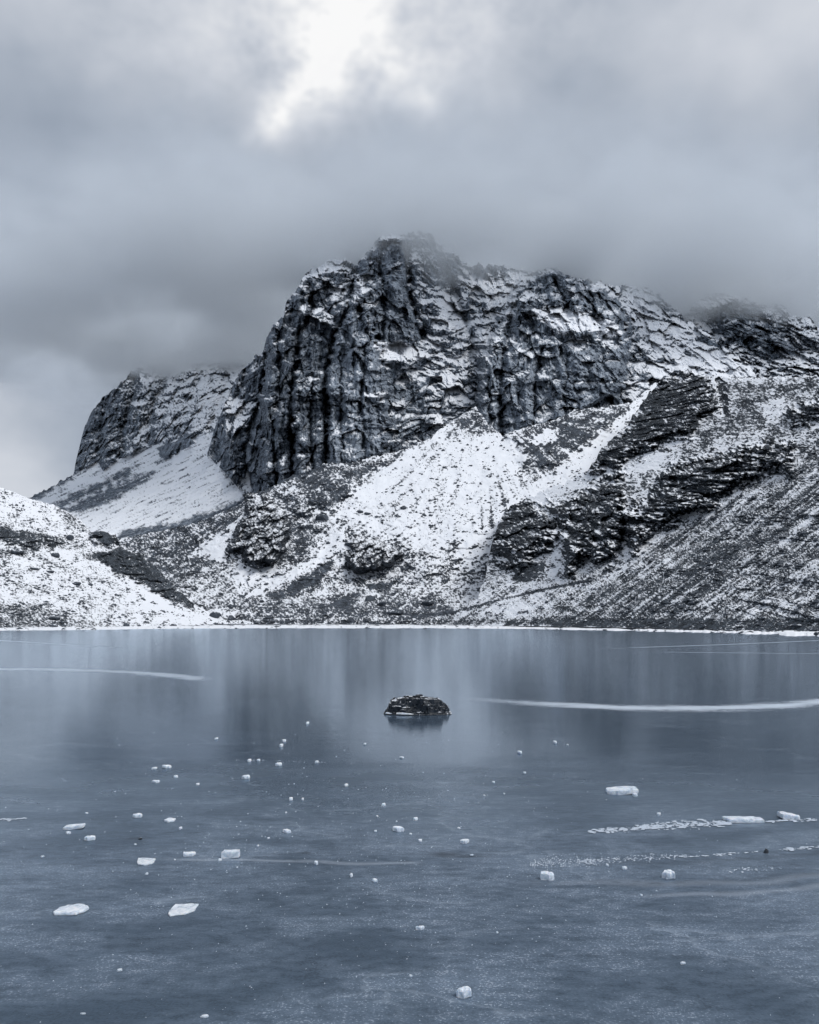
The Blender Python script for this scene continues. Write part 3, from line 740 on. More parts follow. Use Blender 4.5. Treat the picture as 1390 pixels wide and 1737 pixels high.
def r_snow(U, V, x, y, z, n):
    a = (x * UPH[0] + y * UPH[1]); c = (-x * UPH[1] + y * UPH[0])
    pep = fbm(U / 2.5, V / 1.8, U * 0, 2, 81); med = fbm(U / 22, V / 13, U * 0, 3, 83); fine = fbm(U / 5.5, V / 3, U * 0, 3, 85)
    stk = fbm(c / 1.5, a / 16, U * 0, 3, 87); stk2 = noise(c / 6, a / 60, U * 0, 89)
    hor = fbm(U / 7, V / 2.8, U * 0, 3, 91)
    up = sstep(-25, 25, (795 - V) - (U - 1390) * -.55 * -1 + 0 * U)      # above the scree's upper edge
    edge = V - np.interp(U, [834, 960, 1050, 1110, 1220, 1310, 1390, 1640], [985, 975, 935, 905, 850, 800, 762, 640])
    scr = sstep(-10, 12, edge + med * 10)
    s_scr = .475 + pep * .40 + stk * .30 + stk2 * .22 + med * .16 + fine * .16 + local(n[2]) * .3
    s_scr = s_scr + .15 * sstep(1010, 860, U) + .16 * soft([(960, 985), (1060, 930), (1130, 900), (1090, 940), (1000, 1000), (880, 1050), (840, 1030)], U, V, 16, med * 8)
    s_scr = s_scr - .10 * soft([(1390, 800), (1390, 860), (1200, 980), (1080, 1050), (1040, 1050), (1200, 920)], U, V, 20, med * 10)
    s_up = .42 + pep * .34 + hor * .34 + fine * .26 + med * .26 + local(n[2], 9) * .8
    wob = rag_(U, V, 17, 15) + fbm(U / 9, V / 7, U * 0, 2, 518) * 7 + fine * 5
    tone = .38 + med * .25
    for pl in (B1, B2, B3, B4, B5):
        m = soft(pl, U, V, 10, wob)
        s_up = s_up - .27 * m; s_scr = s_scr - .24 * m; tone = tone - .17 * m + .25 * m * fine
    for pl, k in (([(1062, 792), (1110, 765), (1165, 745), (1150, 776), (1099, 806), (1066, 812)], .5),
                  ([(1054, 845), (1091, 835), (1088, 872), (1062, 868)], .42),
                  ([(1290, 712), (1304, 677), (1345, 670), (1326, 708), (1304, 720)], .42),
                  ([(1230, 740), (1300, 725), (1280, 760), (1200, 775), (1170, 780)], .16),
                  ([(943, 905), (950, 900), (957, 960), (930, 985), (915, 970), (938, 940)], .6),
                  ([(895, 838), (960, 815), (1000, 800), (1012, 812), (960, 850), (915, 868)], .45),
                  ([(1340, 730), (1390, 715), (1390, 750), (1330, 770)], .12),
                  ([(865, 985), (905, 950), (935, 955), (925, 975), (880, 992)], -.5),
                  (NOTCH, -.28)):
        s_up = s_up + k * soft(pl, U, V, 5, wob); 
    tone = tone - .25 * soft(NOTCH, U, V, 6, wob * .6)
    s_up = s_up + .7 * np.exp(-(line_d([(1208, 642), (1220, 672), (1226, 704)], U + fine * 2, V) / 2.0) ** 2)
    s = s_up * (1 - scr) + s_scr * scr
    dl = line_d([(700, 1047), (760, 1041), (860, 1015), (931, 998), (1000, 985)], U, V + fine * 1.5)
    s = s - .5 * np.exp(-(dl / 2.2) ** 2)
    s = s - .25 * sstep(1046, 1054, V) * sstep(1062, 1056, V - np.interp(U, [900, 1390], [0, 14]))
    return s, tone
sheet('scree_hillside', 560, 1640, r_top, r_bot, r_D, 1.5, r_detail, r_snow, M_NEAR, rag=6.5, ragscale=13, back=70, seed=5, smooth=False)

# ---- left hillside
l_top = prof([(-420, 640), (-200, 730), (0, 827), (22, 834), (47, 845), (90, 856), (126, 874), (144, 888), (155, 903), (173, 901), (196, 906), (203, 922), (216, 931), (248, 949), (270, 967), (288, 985), (306, 1003), (324, 1021), (360, 1042), (396, 1050), (430, 1055)])
l_bot = prof([(-420, 1078), (0, 1069), (160, 1067), (300, 1063), (430, 1060)])
l_D = tps([(-400, 1076, 185), (-400, 650, 330), (0, 1068, 240), (0, 827, 400), (-200, 730, 370), (120, 1067, 255), (126, 874, 420), (200, 910, 420), (288, 985, 395), (360, 1043, 360), (200, 1064, 270), (330, 1060, 300), (430, 1056, 340), (60, 950, 330), (200, 1000, 340)])
OL = [(152, 905), (173, 900), (199, 906), (203, 922), (186, 927), (160, 918)]
DL = [(166, 936), (216, 929), (252, 951), (288, 985), (326, 1030), (330, 1040), (288, 1016), (252, 998), (216, 976), (180, 958)]
DB = [(-60, 880), (0, 892), (40, 905), (90, 913), (130, 926), (60, 930), (0, 917), (-60, 910)]
def l_detail(U, V, x, y, z):
    y = y * .25
    lum = fbm(x / 22, y / 22, z / 22, 4, 601); fine = fbm(x / 2.6, y / 2.6, z / 2.6, 3, 605)
    cv, _ = cells(x / 4, y / 6, z / 3, 607)
    wob = rag_(U, V, 19, 7)
    rk = np.maximum.reduce([soft(OL, U, V, 3, wob), soft(DL, U, V, 5, wob) * .8, soft(DB, U, V, 5, wob) * .6])
    d = lum * 3 + fine * .5 - 6 * rk + rk * cv * 3
    return d * (1 - .85 * sstep(1046, 1064, V))
def l_snow(U, V, x, y, z, n):
    pep = fbm(U / 2.8, V / 1.7, U * 0, 2, 93); med = fbm(U / 24, V / 13, U * 0, 3, 95); fine = fbm(U / 6, V / 2.8, U * 0, 3, 97)
    wob = rag_(U, V, 21, 9) + fine * 5
    s = .68 + pep * .40 + fine * .28 + med * .16 + local(n[2]) * .3
    for pl, k, wd in ((OL, -.7, 3), (DL, -.5, 5), (DB, -.42, 6), ([(-40, 935), (0, 930), (60, 935), (45, 945), (0, 942)], -.3, 4),
                      ([(-300, 1010), (0, 1022), (70, 1030), (160, 1066), (-300, 1075)], -.24, 12),
                      ([(140, 930), (170, 940), (200, 965), (160, 950)], -.25, 8),
                      ([(90, 858), (130, 878), (156, 904), (150, 914), (110, 885)], -.22, 6),
                      ([(215, 985), (290, 1020), (340, 1045), (390, 1056), (250, 1062), (220, 1030)], .28, 12),
                      ([(0, 830), (60, 852), (110, 885), (60, 885), (0, 862)], .12, 10)):
        s = s + k * soft(pl, U, V, wd, wob)
    return s, .34 + med * .3
sheet('left_hillside', -420, 430, l_top, l_bot, l_D, 1.5, l_detail, l_snow, M_NEAR, rag=1.6, ragscale=9, back=90, seed=6)

# ---- the beach: a low strip of snow between the ice and the slopes
def snow_mat():
    m, t, b = new_mat('shore_snow')
    g = t.nodes.new('ShaderNodeNewGeometry'); P = g.outputs['Position']
    a = n_noise(t, P, .5, 4, .65); c = n_noise(t, n_map(t, P, (.3, 1, 1)), .12, 4, .6)
    f = (attr(t, 'snow') + (a - .5) * .9 + (c - .5) * .7).step(.44, .56)
    put(t, n_mix(t, f, (.05, .062, .08), (.82, .84, .88)), b.inputs['Base Color'])
    b.inputs['Roughness'].default_value = .8
    bump(t, a, b, .15, .6)
    return m
us = np.linspace(-420, 1640, 900).astype(F)
sh_v = prof([(-420, 1082), (0, 1070), (160, 1068.5), (300, 1066.5), (500, 1065.8), (720, 1065.8), (900, 1067), (1100, 1071), (1250, 1074.5), (1390, 1080), (1640, 1093)])(us)
sh_v = sh_v + fbm(us / 34, us * 0, us * 0, 5, 701, .6) * (.7 + 1.6 * sstep(850, 1300, us))
shD = CAMH * FPX / (sh_v - HY)
rows = []
for k in range(14):
    f = k / 13
    D = shD + f * (70 + 50 * np.exp(-((us - 600) / 300) ** 2))
    xx = (us - CX) / FPX * D
    zz = -.02 + .26 * sstep(0, .05, f) + 1.15 * f + fbm(xx / 6, D / 6, us * 0, 3, 703) * .12 * sstep(.02, .2, f)
    rows.append((xx, D, zz, .95 - 1.05 * f + fbm(xx / 9, D / 9, us * 0, 3, 707) * .35))
A = np.array(rows)
link('shore', mesh_np('shore', np.stack([A[:, 0], A[:, 1], A[:, 2]], -1).reshape(-1, 3), grid_faces(14, 900)[:, ::-1], {'snow': A[:, 3]}), snow_mat(), kind='structure')

# ------------------------------------------------------------------ loose stones and boulders
def stone_mat(name, d, l, sc=4.0, lo=.66):
    m, t, b = new_mat(name)
    tcn = t.nodes.new('ShaderNodeTexCoord'); P = tcn.outputs['Object']
    g = t.nodes.new('ShaderNodeNewGeometry')
    sp = t.nodes.new('ShaderNodeSeparateXYZ'); t.links.new(g.outputs['Normal'], sp.inputs[0])
    a = n_noise(t, P, sc, 5, .65)
    c = n_noise(t, P, sc * 3.5, 3, .6)
    rock = n_mix(t, ((a - .5) * 1.6 + .45).clamp(), d, l)
    f = (X(t, sp.outputs[2]) * .7 + (a - .5) * 1.4 + (c - .5) * .8).step(lo, lo + .10)     # a dusting on the upper faces
    put(t, n_mix(t, f, rock, (.78, .81, .86)), b.inputs['Base Color'])
    b.inputs['Roughness'].default_value = .8
    bump(t, a + c * .5, b, .12 / sc * 2, .8)
    return m
M_STONE = stone_mat('dark_boulder', (.012, .016, .022), (.10, .12, .15), 1.6)
def boulder_mesh(name, seed, sub=3, squash=.7):
    rng = random.Random(seed)
    bm = bmesh.new(); bmesh.ops.create_icosphere(bm, subdivisions=sub, radius=1)
    for k in range(13):
        n = Vector((rng.gauss(0, 1), rng.gauss(0, 1), rng.gauss(0, 1))).normalized(); h = rng.uniform(.55, .85)
        for v in bm.verts:
            d = v.co.dot(n) - h
            if d > 0: v.co -= n * d
    for v in bm.verts:
        v.co *= 1 + .05 * math.sin(v.co.x * 9 + seed) * math.sin(v.co.y * 8 + v.co.z * 7)
        v.co.z *= squash
    me = bpy.data.meshes.new(name); bm.to_mesh(me); bm.free(); me.materials.append(M_STONE)
    return me
BM = [boulder_mesh('boulder', 20 + k, 3, .6 + .08 * (k % 4)) for k in range(6)]
def surf_at(name, u, v):
    U, V, D, S, tp, bt = SURF[name]
    c = int(np.argmin(np.abs(U[0] - u))); r = int(np.argmin(np.abs(V[:, c] - v)))
    return float(D[r, c])
def boulder(u, v, wpx, where, label, group=None, ratio=.62, seed=0):
    if where == 'ice': p, D = on_ice(u, v)
    else:
        D = surf_at(where, u, v) - .2; p = at(u, v, D)
    o = link('boulder', BM[seed % 6], None, label=label, cat='boulder', group=group)
    r = wpx / FPX * D / 2 * 1.1
    o.location = p + Vector((0, 0, r * ratio * .45))
    o.scale = (r, r * .9, r * ratio / .65)
    o.rotation_euler = (0, 0, seed * 1.3)
    return o
k = 0
for (u, v, wd, wh, lab, rt) in (
        (548, 882, 23, 'talus_slope', 'lone round dark boulder high on the snowy slope above the central outcrop', .75),
        (725, 1027, 24, 'talus_slope', 'dark angular boulder low on the slope right of the central outcrop', .6),
        (671, 1042, 26, 'talus_slope', 'wide dark boulder at the slope foot just above the middle of the far shore', .5),
        (628, 1020, 22, 'talus_slope', 'dark slab-like boulder below the central outcrop, left of a pair', .55),
        (648, 1027, 20, 'talus_slope', 'dark flat boulder below the central outcrop, right of a pair', .5),
        (684, 863, 11, 'talus_slope', 'small dark boulder alone in the middle of the snow fan', .7),
        (612, 870, 10, 'talus_slope', 'small dark stone on the snow, left of two above the central outcrop', .7),
        (624, 873, 12, 'talus_slope', 'small dark stone on the snow, right of two above the central outcrop', .5),
        (785, 764, 7, 'talus_slope', 'tiny dark stone near the top of the snow fan', .7),
        (1290, 1074, 24, 'ice', 'dark rounded boulder on the right shore at the edge of the ice', .5),
        (1388, 1079, 16, 'ice', 'dark boulder on the shore cut by the right edge of the picture', .6),
        (1005, 1068, 7, 'ice', 'small dark stone on the white shore under the bluffs', .7),
        (721, 1067, 6, 'ice', 'tiny dark stone standing alone on the ice off the far shore', .6),
        (215, 1063.5, 11, 'left_hillside', 'dark boulder on the left shore just above the ice', .8),
        (295, 1062, 10, 'left_hillside', 'low dark stone on the left shore, larger of two side by side', .6),
        (278, 1063, 5, 'left_hillside', 'tiny dark stone on the left shore, smaller of two side by side', .8),
        (325, 1062, 5, 'left_hillside', 'tiny dark stone at the right end of the left shore', .5),
        (93, 1051, 19, 'left_hillside', 'large dark boulder just up the slope from the left shore', .7),
        (90, 1063, 15, 'left_hillside', 'dark boulder below a larger one at the foot of the left hillside', .5),
        (149, 1067.5, 26, 'left_hillside', 'long low dark rock lying along the left shoreline', .25),
        (366, 1047, 20, 'left_hillside', 'dark boulder at the tip of the left hillside, left of two', .7),
        (392, 1052, 17, 'left_hillside', 'dark boulder at the tip of the left hillside, right of two', .6),
        (95, 945, 17, 'left_hillside', 'dark boulder in the middle of the left hillside below the rock band', .6),
        (29, 939, 26, 'left_hillside', 'wide dark rock near the left edge under the rock band', .5),
        (59, 966, 17, 'left_hillside', 'flat dark rock on the snow, left of two in mid hillside', .35),
        (85, 971, 13, 'left_hillside', 'flat dark rock on the snow, right of two in mid hillside', .4),
        (129, 992, 17, 'left_hillside', 'dark rock on the lower left hillside, larger of a pair', .45),
        (154, 993, 9, 'left_hillside', 'dark rock on the lower left hillside, smaller of a pair', .5),
        (118, 915, 18, 'left_hillside', 'dark boulder at the right end of the rock band on the left hillside', .6)):
    boulder(u, v, wd, wh, lab, None, rt, k); k += 1

def stones(name, surf, count, smin, smax, dens, seed, label, mat):
    """loose stones lying on a slope, far too many to count"""
    U, V, D, S, tp, bt = SURF[surf]
    rng = np.random.RandomState(seed)
    ok = (V > tp[None] + 3) & (V < bt[None] - 1.5) & (U > -60) & (U < 1450)
    p = np.where(ok, dens(U, V), 0).ravel().astype(float) * (D.ravel() ** 1.0); p /= p.sum()
    ix = rng.choice(p.size, count, p=p)
    d = D.ravel()[ix]
    x, y, z = unproj(U.ravel()[ix], V.ravel()[ix], d)
    base = np.array([(1, 0, 0), (-1, 0, 0), (0, 1, 0), (0, -1, 0), (0, 0, 1), (0, 0, -1)], F)
    fc = np.array([(0, 2, 4), (2, 1, 4), (1, 3, 4), (3, 0, 4), (2, 0, 5), (1, 2, 5), (3, 1, 5), (0, 3, 5)])
    sz = smin + (smax - smin) * rng.power(.26, count)
    sh = base[None] * (sz[:, None, None] * rng.uniform(.55, 1.35, (count, 6, 1))) * np.array([1.15, 1.0, .62])
    an = rng.uniform(0, 6.28, count); c, s_ = np.cos(an), np.sin(an)
    xr = sh[..., 0] * c[:, None] - sh[..., 1] * s_[:, None]; yr = sh[..., 0] * s_[:, None] + sh[..., 1] * c[:, None]
    vs = np.stack([xr + x[:, None], yr + y[:, None] - .1, sh[..., 2] + z[:, None] + .12 * sz[:, None]], -1).reshape(-1, 3)
    fs = (fc[None] + (np.arange(count) * 6)[:, None, None]).reshape(-1, 3)
    link(name, mesh_np(name, vs, fs, smooth=False), mat, label=label, kind='stuff')
one = lambda U, V: np.clip(.15 + noise(U / 22, V / 14, U * 0, 801) * 1.2, 0, 1)
M_SCREE = stone_mat('scree_stone', (.012, .016, .022), (.09, .11, .14), .9)
stones('hillside_stones', 'left_hillside', 5000, .15, .85, one, 1, 'dark stones strewn over the snowy left hillside', M_SCREE)
stones('talus_stones', 'talus_slope', 7000, .2, 1.6, one, 2, 'dark stones strewn over the snow fan and talus below the cliffs', M_SCREE)
stones('scree_stones', 'scree_hillside', 7000, .2, 1.0, one, 3, 'dark stones strewn over the streaked scree on the right', M_SCREE)

def shore_stones():
    rng = np.random.RandomState(9); n = 700
    c = rng.randint(0, 900, n); f = rng.power(.6, n) * 8.0
    wgt = .35 + .65 * (noise(us[c] / 60, us[c] * 0, us[c] * 0, 711) > 0)
    keep = rng.rand(n) < wgt; c, f = c[keep], f[keep]; n = len(c)
    r = np.clip(f.astype(int), 0, 12); g = (f - r)[:, None]
    P0 = A[r, :3, c]; P1 = A[r + 1, :3, c]; P = P0 + (P1 - P0) * g
    base = np.array([(1, 0, 0), (-1, 0, 0), (0, 1, 0), (0, -1, 0), (0, 0, 1), (0, 0, -1)], F)
    fc = np.array([(0, 2, 4), (2, 1, 4), (1, 3, 4), (3, 0, 4), (2, 0, 5), (1, 2, 5), (3, 1, 5), (0, 3, 5)])
    sz = .12 + .7 * rng.power(.35, n)
    v = base[None] * sz[:, None, None] * rng.uniform(.5, 1.4, (n, 6, 1)) * np.array([1.3, 1, .55]) + P[:, None, :]
    link('shore_stones', mesh_np('shore_stones', v.reshape(-1, 3), (fc[None] + (np.arange(n) * 6)[:, None, None]).reshape(-1, 3), smooth=False), M_SCREE, label='dark stones scattered along the snowy far shore', kind='stuff')
shore_stones()

# rock outcrops standing out of the talus
def outcrop(name, pl, surf, bulge, label, seed):
    p = np.array(pl, float); u0, v0 = p.min(0) - 12; u1, v1 = p.max(0) + 12
    us, vs = np.arange(u0, u1, 1.2).astype(F), np.arange(v0, v1, 1.2).astype(F)
    U, V = (q.astype(F) for q in np.meshgrid(us, vs))
    Us, Vs, Ds, _, _, _ = SURF[surf]
    c = np.clip(((us - Us[0, 0]) / (Us[0, 1] - Us[0, 0])).astype(int), 0, Us.shape[1] - 1)
    D0 = np.array([np.interp(vs, Vs[:, k], Ds[:, k]) for k in c]).T.astype(F)
    D0 = blur(D0, 6)
    x, y, z = unproj(U, V, D0)
    d = poly_sdf(pl, U, V) + rag_(U, V, seed, 6)
    y = y * .2
    cv, cb = cells(x / 7, y / 10, z / 9, seed); cv2, _ = cells(x / 2.6, y / 4, z / 3, seed + 1)
    m = sstep(-6, 9, d)
    D = D0 - bulge * m + (cv * 3 + cv2 * 1.3 - fbm(x / 4, y / 8, z / 18, 3, seed + 2, .5, True) * 2.5 + fbm(x / 5, y / 5, z / 4, 4, seed + 7) * 2.0) * m + 5 * sstep(0, -7, d)
    x, y, z = unproj(U, V, D)
    n = normals(x, y, z)
    fine = fbm(U / 3.4, V / 2, U * 0, 3, seed + 3); med = fbm(U / 12, V / 7, U * 0, 3, seed + 4)
    s_ = .30 + (n[2] - .45) * .5 + fine * .30 + med * .22
    fc = grid_faces(*U.shape); fc = fc[d.ravel()[fc].min(1) > -9]
    pts = np.stack([x, y, z], -1).reshape(-1, 3); used = np.unique(fc); idx = np.zeros(len(pts), np.int32); idx[used] = np.arange(len(used))
    me = mesh_np(name, pts[used], idx[fc], {'snow': s_.ravel()[used], 'tone': (.22 + med * .25).ravel()[used]})
    link(name, me, M_MID, label=label, cat='rock outcrop')
outcrop('rock_outcrop', O1, 'talus_slope', 16, 'tall dark triangular bluff at the foot of the main cliff above the shore', 31)
outcrop('rock_outcrop', O2, 'talus_slope', 12, 'isolated dark rock outcrop in the middle of the snowy talus', 32)

# ------------------------------------------------------------------ the rock in the lake
M_LROCK = stone_mat('wet_dark_rock', (.002, .004, .007), (.018, .028, .042), 2.6, .61)
[n for n in M_LROCK.node_tree.nodes if n.type == 'BSDF_PRINCIPLED'][0].inputs['Roughness'].default_value = .38
def lake_rock():
    p0, D = on_ice(709, 1213)
    W = 2.12
    hp = prof([(0, .04), (.04, .14), (.075, .22), (.095, .44), (.15, .50), (.30, .50), (.40, .55), (.56, .54), (.60, .49), (.79, .47), (.86, .35), (.93, .19), (1.0, .03)])
    nu, nv = 190, 110
    a = np.linspace(-.04, 1.04, nu).astype(F); b = np.linspace(0, 1, nv).astype(F)
    A, Bv = np.meshgrid(a, b)
    x = (A - .5) * W; y = (Bv - .5) * 1.5
    edge = np.sqrt(np.clip(1 - ((A - .5) / .54) ** 2, 0, 1))
    jag = fbm(x * 2.2, y * 2.2, x * 0, 3, 905) * .10
    q = np.abs(Bv - .5) * 2 / np.maximum(.30 + .70 * edge, .05) + jag
    front = np.where(Bv < .5, sstep(1.0, .60, q), sstep(1.0, .5, q))
    h = hp(np.clip(A + jag * .12, 0, 1)) * front * ((A > -.01) & (A < 1.01))
    cv, cb = cells(x / .46 + .3, y / .50, h / .42, 911); cv2, cb2 = cells(x / .17, y / .20, h / .13, 912)
    k = sstep(.02, .18, h)
    h2 = h + k * (cv * .055 + cv2 * .020) - k * .05 * sstep(.05, 0, cb)
    lev = np.round(h2 / .09 + cv * .5) * .09                      # bedding steps
    h2 = h2 * .55 + lev * .45 * (h > .05) + h2 * .45 * (h <= .05)
    x2 = x + k * cv * .04; y2 = y - k * cv2 * .03
    z = np.where(h < .012, -.15, h2 * .93)
    me = mesh_np('lake_rock', np.stack([x2, y2, z], -1).reshape(-1, 3), grid_faces(nv, nu)[:, ::-1], smooth=False)
    root = link('lake_rock', None, label='flat-topped dark rock standing out of the frozen lake', cat='rock')
    root.location = p0 + Vector((0, .55, 0))
    link('rock_body', me, M_LROCK, root)
    bm = bmesh.new()
    pl = [(-1.02, -.46), (-.86, -.55), (-.70, -.60), (-.48, -.70), (-.27, -.72), (-.14, -.70), (-.05, -.58), (-.10, -.40), (-.50, -.36), (-.85, -.38)]
    lo = [bm.verts.new((px, py, .035)) for px, py in pl]; hi = [bm.verts.new((px * .97, py + .02, .075 + .02 * math.sin(px * 9) + .05 * (py + .7))) for px, py in pl]
    bm.faces.new(hi); bm.faces.new(lo[::-1])
    for i in range(len(pl)):
        bm.faces.new((lo[i], lo[(i + 1) % len(pl)], hi[(i + 1) % len(pl)], hi[i]))
    m2 = bpy.data.meshes.new('ice_ledge'); bm.to_mesh(m2); bm.free()
    o = link('ice_ledge', m2, M_CHUNK, root); o['label'] = 'white shelf of ice along the left foot of the rock'

def chunk_material():
    m, t, b = new_mat('white_ice')
    tcn = t.nodes.new('ShaderNodeTexCoord'); P = tcn.outputs['Object']
    a = n_noise(t, P, 9, 4, .6); c = n_noise(t, P, 30, 3, .6)
    put(t, n_mix(t, ((a - .5) * 2.2 + (c - .5) * 1.2 + .62).clamp(), (.38, .47, .58), (.84, .87, .91)), b.inputs['Base Color'])
    put(t, a * .3 + .15, b.inputs['Roughness'])
    b.inputs['IOR'].default_value = 1.31
    b.inputs['Subsurface Weight'].default_value = .35
    b.inputs['Subsurface Radius'].default_value = (.03, .04, .05)
    b.inputs['Subsurface Scale'].default_value = 1.0
    bump(t, a + c * .4, b, .012, .7)
    return m
M_CHUNK = chunk_material()
lake_rock()

# ------------------------------------------------------------------ ice chunks on the lake
def chunk(u, v, wpx, hpx, label, group=None, outline=None, tf=.35, seed=0, dark=None):
    """u = middle column, v = row of the near edge on the ice, wpx x hpx = how large it shows"""
    rng = random.Random(seed * 7 + 3)
    p, D = on_ice(u, v)
    W = wpx / FPX * D; Tk = max(tf * hpx / FPX * D, .012)
    far = on_ice(u, v - (1 - tf) * hpx)[1] if v - (1 - tf) * hpx > HY + 5 else D * 1.05
    L = max(far - D, W * .35)
    if outline is None:
        n = rng.choice((5, 6, 6, 7)); ph = rng.uniform(0, 6.28)
        outline = [(.5 + .5 * math.cos(ph + 6.283 * (i + rng.uniform(-.25, .25)) / n), .5 + .5 * math.sin(ph + 6.283 * (i + rng.uniform(-.25, .25)) / n)) for i in range(n)]
    ol = []
    for (a, b), (c, d) in zip(outline, list(outline[1:]) + [outline[0]]):     # chipped edges
        for f in (0, .3, .62):
            j = .035 if f else .015
            ol.append((a + (c - a) * f + rng.uniform(-j, j), b + (d - b) * f + rng.uniform(-j, j) * 1.6))
    outline = ol
    xs_ = [q[0] for q in outline]; ys_ = [q[1] for q in outline]
    pl = [((x - min(xs_)) / (max(xs_) - min(xs_)) - .5, (y - min(ys_)) / (max(ys_) - min(ys_))) for x, y in outline]
    rd = 1.0 if tf >= .6 and wpx < 30 else 0.0
    bm = bmesh.new(); n = len(pl)
    tilt = rng.uniform(-.12, .12)
    ring = lambda k, z: [bm.verts.new((x * W * k + .5 * W * (1 - k) * 0, (y - .5) * L * k + L * .5, z + x * tilt * W * (z > 0) + rng.uniform(-.12, .12) * Tk * (z > 0.003))) for x, y in pl]
    r0, r1, r2, r3 = ring(.985, 0.002), ring(1.0, Tk * .45), ring(.985 - .05 * rd, Tk * .90), ring(.955 - .22 * rd, Tk)
    for A_, B_ in ((r0, r1), (r1, r2), (r2, r3)):
        for i in range(n): bm.faces.new((A_[i], A_[(i + 1) % n], B_[(i + 1) % n], B_[i]))
    c = bm.verts.new((rng.uniform(-.1, .1) * W, L * .5, Tk * (1.04 + .06 * rd)))
    for i in range(n): bm.faces.new((r3[i], r3[(i + 1) % n], c))
    bm.faces.new(r0[::-1])
    bmesh.ops.recalc_face_normals(bm, faces=bm.faces)
    me = bpy.data.meshes.new('ice_chunk'); bm.to_mesh(me); bm.free()
    o = link('ice_chunk', me, M_CHUNK, label=label, cat='ice chunk', group=group)
    o.location = p
    return o
BIGC = [
    (113, 1554, 55, 21, 'largest ice slab at the lower left, clipped corners, nearest the left edge', [(0, .2), (.04, .65), (.2, .95), (.72, 1), (1, .68), (.98, .3), (.78, 0), (.1, .02)], .22),
    (302, 1556, 43, 24, 'shield-shaped flat ice slab at the lower left, right of the larger slab', [(.02, .95), (.98, 1), (1, .5), (.72, .18), (.18, 0), (0, .4)], .12),
    (239, 1469, 34, 14, 'pointed oval ice slab above the lower left slabs', [(0, .9), (.25, .98), (.85, .95), (1, .55), (.95, .25), (.68, 0), (.3, .12)], .15),
    (390, 1457, 31, 16, 'square upright ice block with crumbs at its foot, left half', [(.0, 0), (1, .05), (.96, .9), (.04, 1)], .7),
    (318, 1454, 21, 10, 'small rounded ice piece just left of the square block', None, .45),
    (122, 1408, 33, 11, 'long thin ice slab lying flat near the left edge', [(0, .1), (.3, 0), (1, .15), (.98, .9), (.05, 1)], .5),
    (150, 1427, 18, 10, 'small block of ice below the long thin slab near the left edge', None, .6),
    (114, 1416, 8, 6, 'tiny ice lump touching the underside of the long thin slab', None, .6),
    (231, 1388, 15, 9, 'small tilted ice piece, left of two beside each other in the left third', None, .6),
    (285, 1396, 17, 9, 'small flat ice piece, right of two beside each other in the left third', None, .35),
    (486, 1414, 15, 8, 'small jagged ice piece left of centre, above the square block', None, .6),
    (676, 1412, 20, 11, 'faceted ice piece straight below the dark rock, middle of the picture', None, .6),
    (713, 1579, 15, 9, 'lone small ice lump low in the middle of the picture', None, .6),
    (788, 1695, 26, 23, 'rounded ice block at the bottom of the picture right of the middle', [(.1, .2), (0, .45), (.3, .9), (.8, 1), (1, .7), (.98, .2), (.5, 0)], .6),
    (930, 1495, 23, 18, 'rounded ice block right of the middle, left of a similar one', [(.0, .3), (.05, .9), (.5, 1), (1, .6), (1, .1), (.6, 0)], .65),
    (1136, 1492, 21, 17, 'rounded ice block in the right half below the frost streak, right of a similar one', [(.0, .4), (.4, 1), (.9, .9), (1, .5), (1, .0), (.3, .1)], .65),
    (1059, 1349, 53, 15, 'long ice slab standing on edge, farthest of the three big right-hand slabs', [(0, .2), (.0, .8), (.1, 1), (1, .8), (1, .1), (.3, 0)], .5),
    (1079, 1352, 8, 7, 'tiny ice lump at the right end of the farthest long slab', None, .7),
    (1268, 1397, 65, 13, 'longest ice slab, straight edged, at the right end of the frost streak', [(0, .9), (.06, .1), (.3, 0), (1, .1), (1, .75), (.8, 1), (.3, 1)], .45),
    (1346, 1392, 31, 15, 'rounded ice slab nearest the right edge', [(0, .1), (.02, .9), (.4, 1), (.9, .6), (1, .3), (.8, 0)], .5),
    (789, 1432, 16, 9, 'small jagged ice piece right of the middle, beside the dark hole', None, .55),
    (281, 1304, 15, 7, 'small ice piece far out on the left, larger of a close pair', None, .6),
    (260, 1306, 9, 5, 'small ice piece far out on the left, smaller of a close pair', None, .6),
    (262, 1329, 13, 6, 'flat small ice piece far out on the left below a close pair', None, .6),
    (416, 1322, 14, 8, 'small flat ice piece far out, left of centre', None, .6),
    (472, 1300, 11, 7, 'small ice piece in the line of crumbs far out left of centre', None, .6),
    (346, 1728, 14, 6, 'flat ice scrap at the very bottom edge left of the middle', None, .3),
]
for i, (u, v, wd, h, lab, ol, tf) in enumerate(BIGC):
    chunk(u, v, wd, h, lab, None, ol, tf, i)
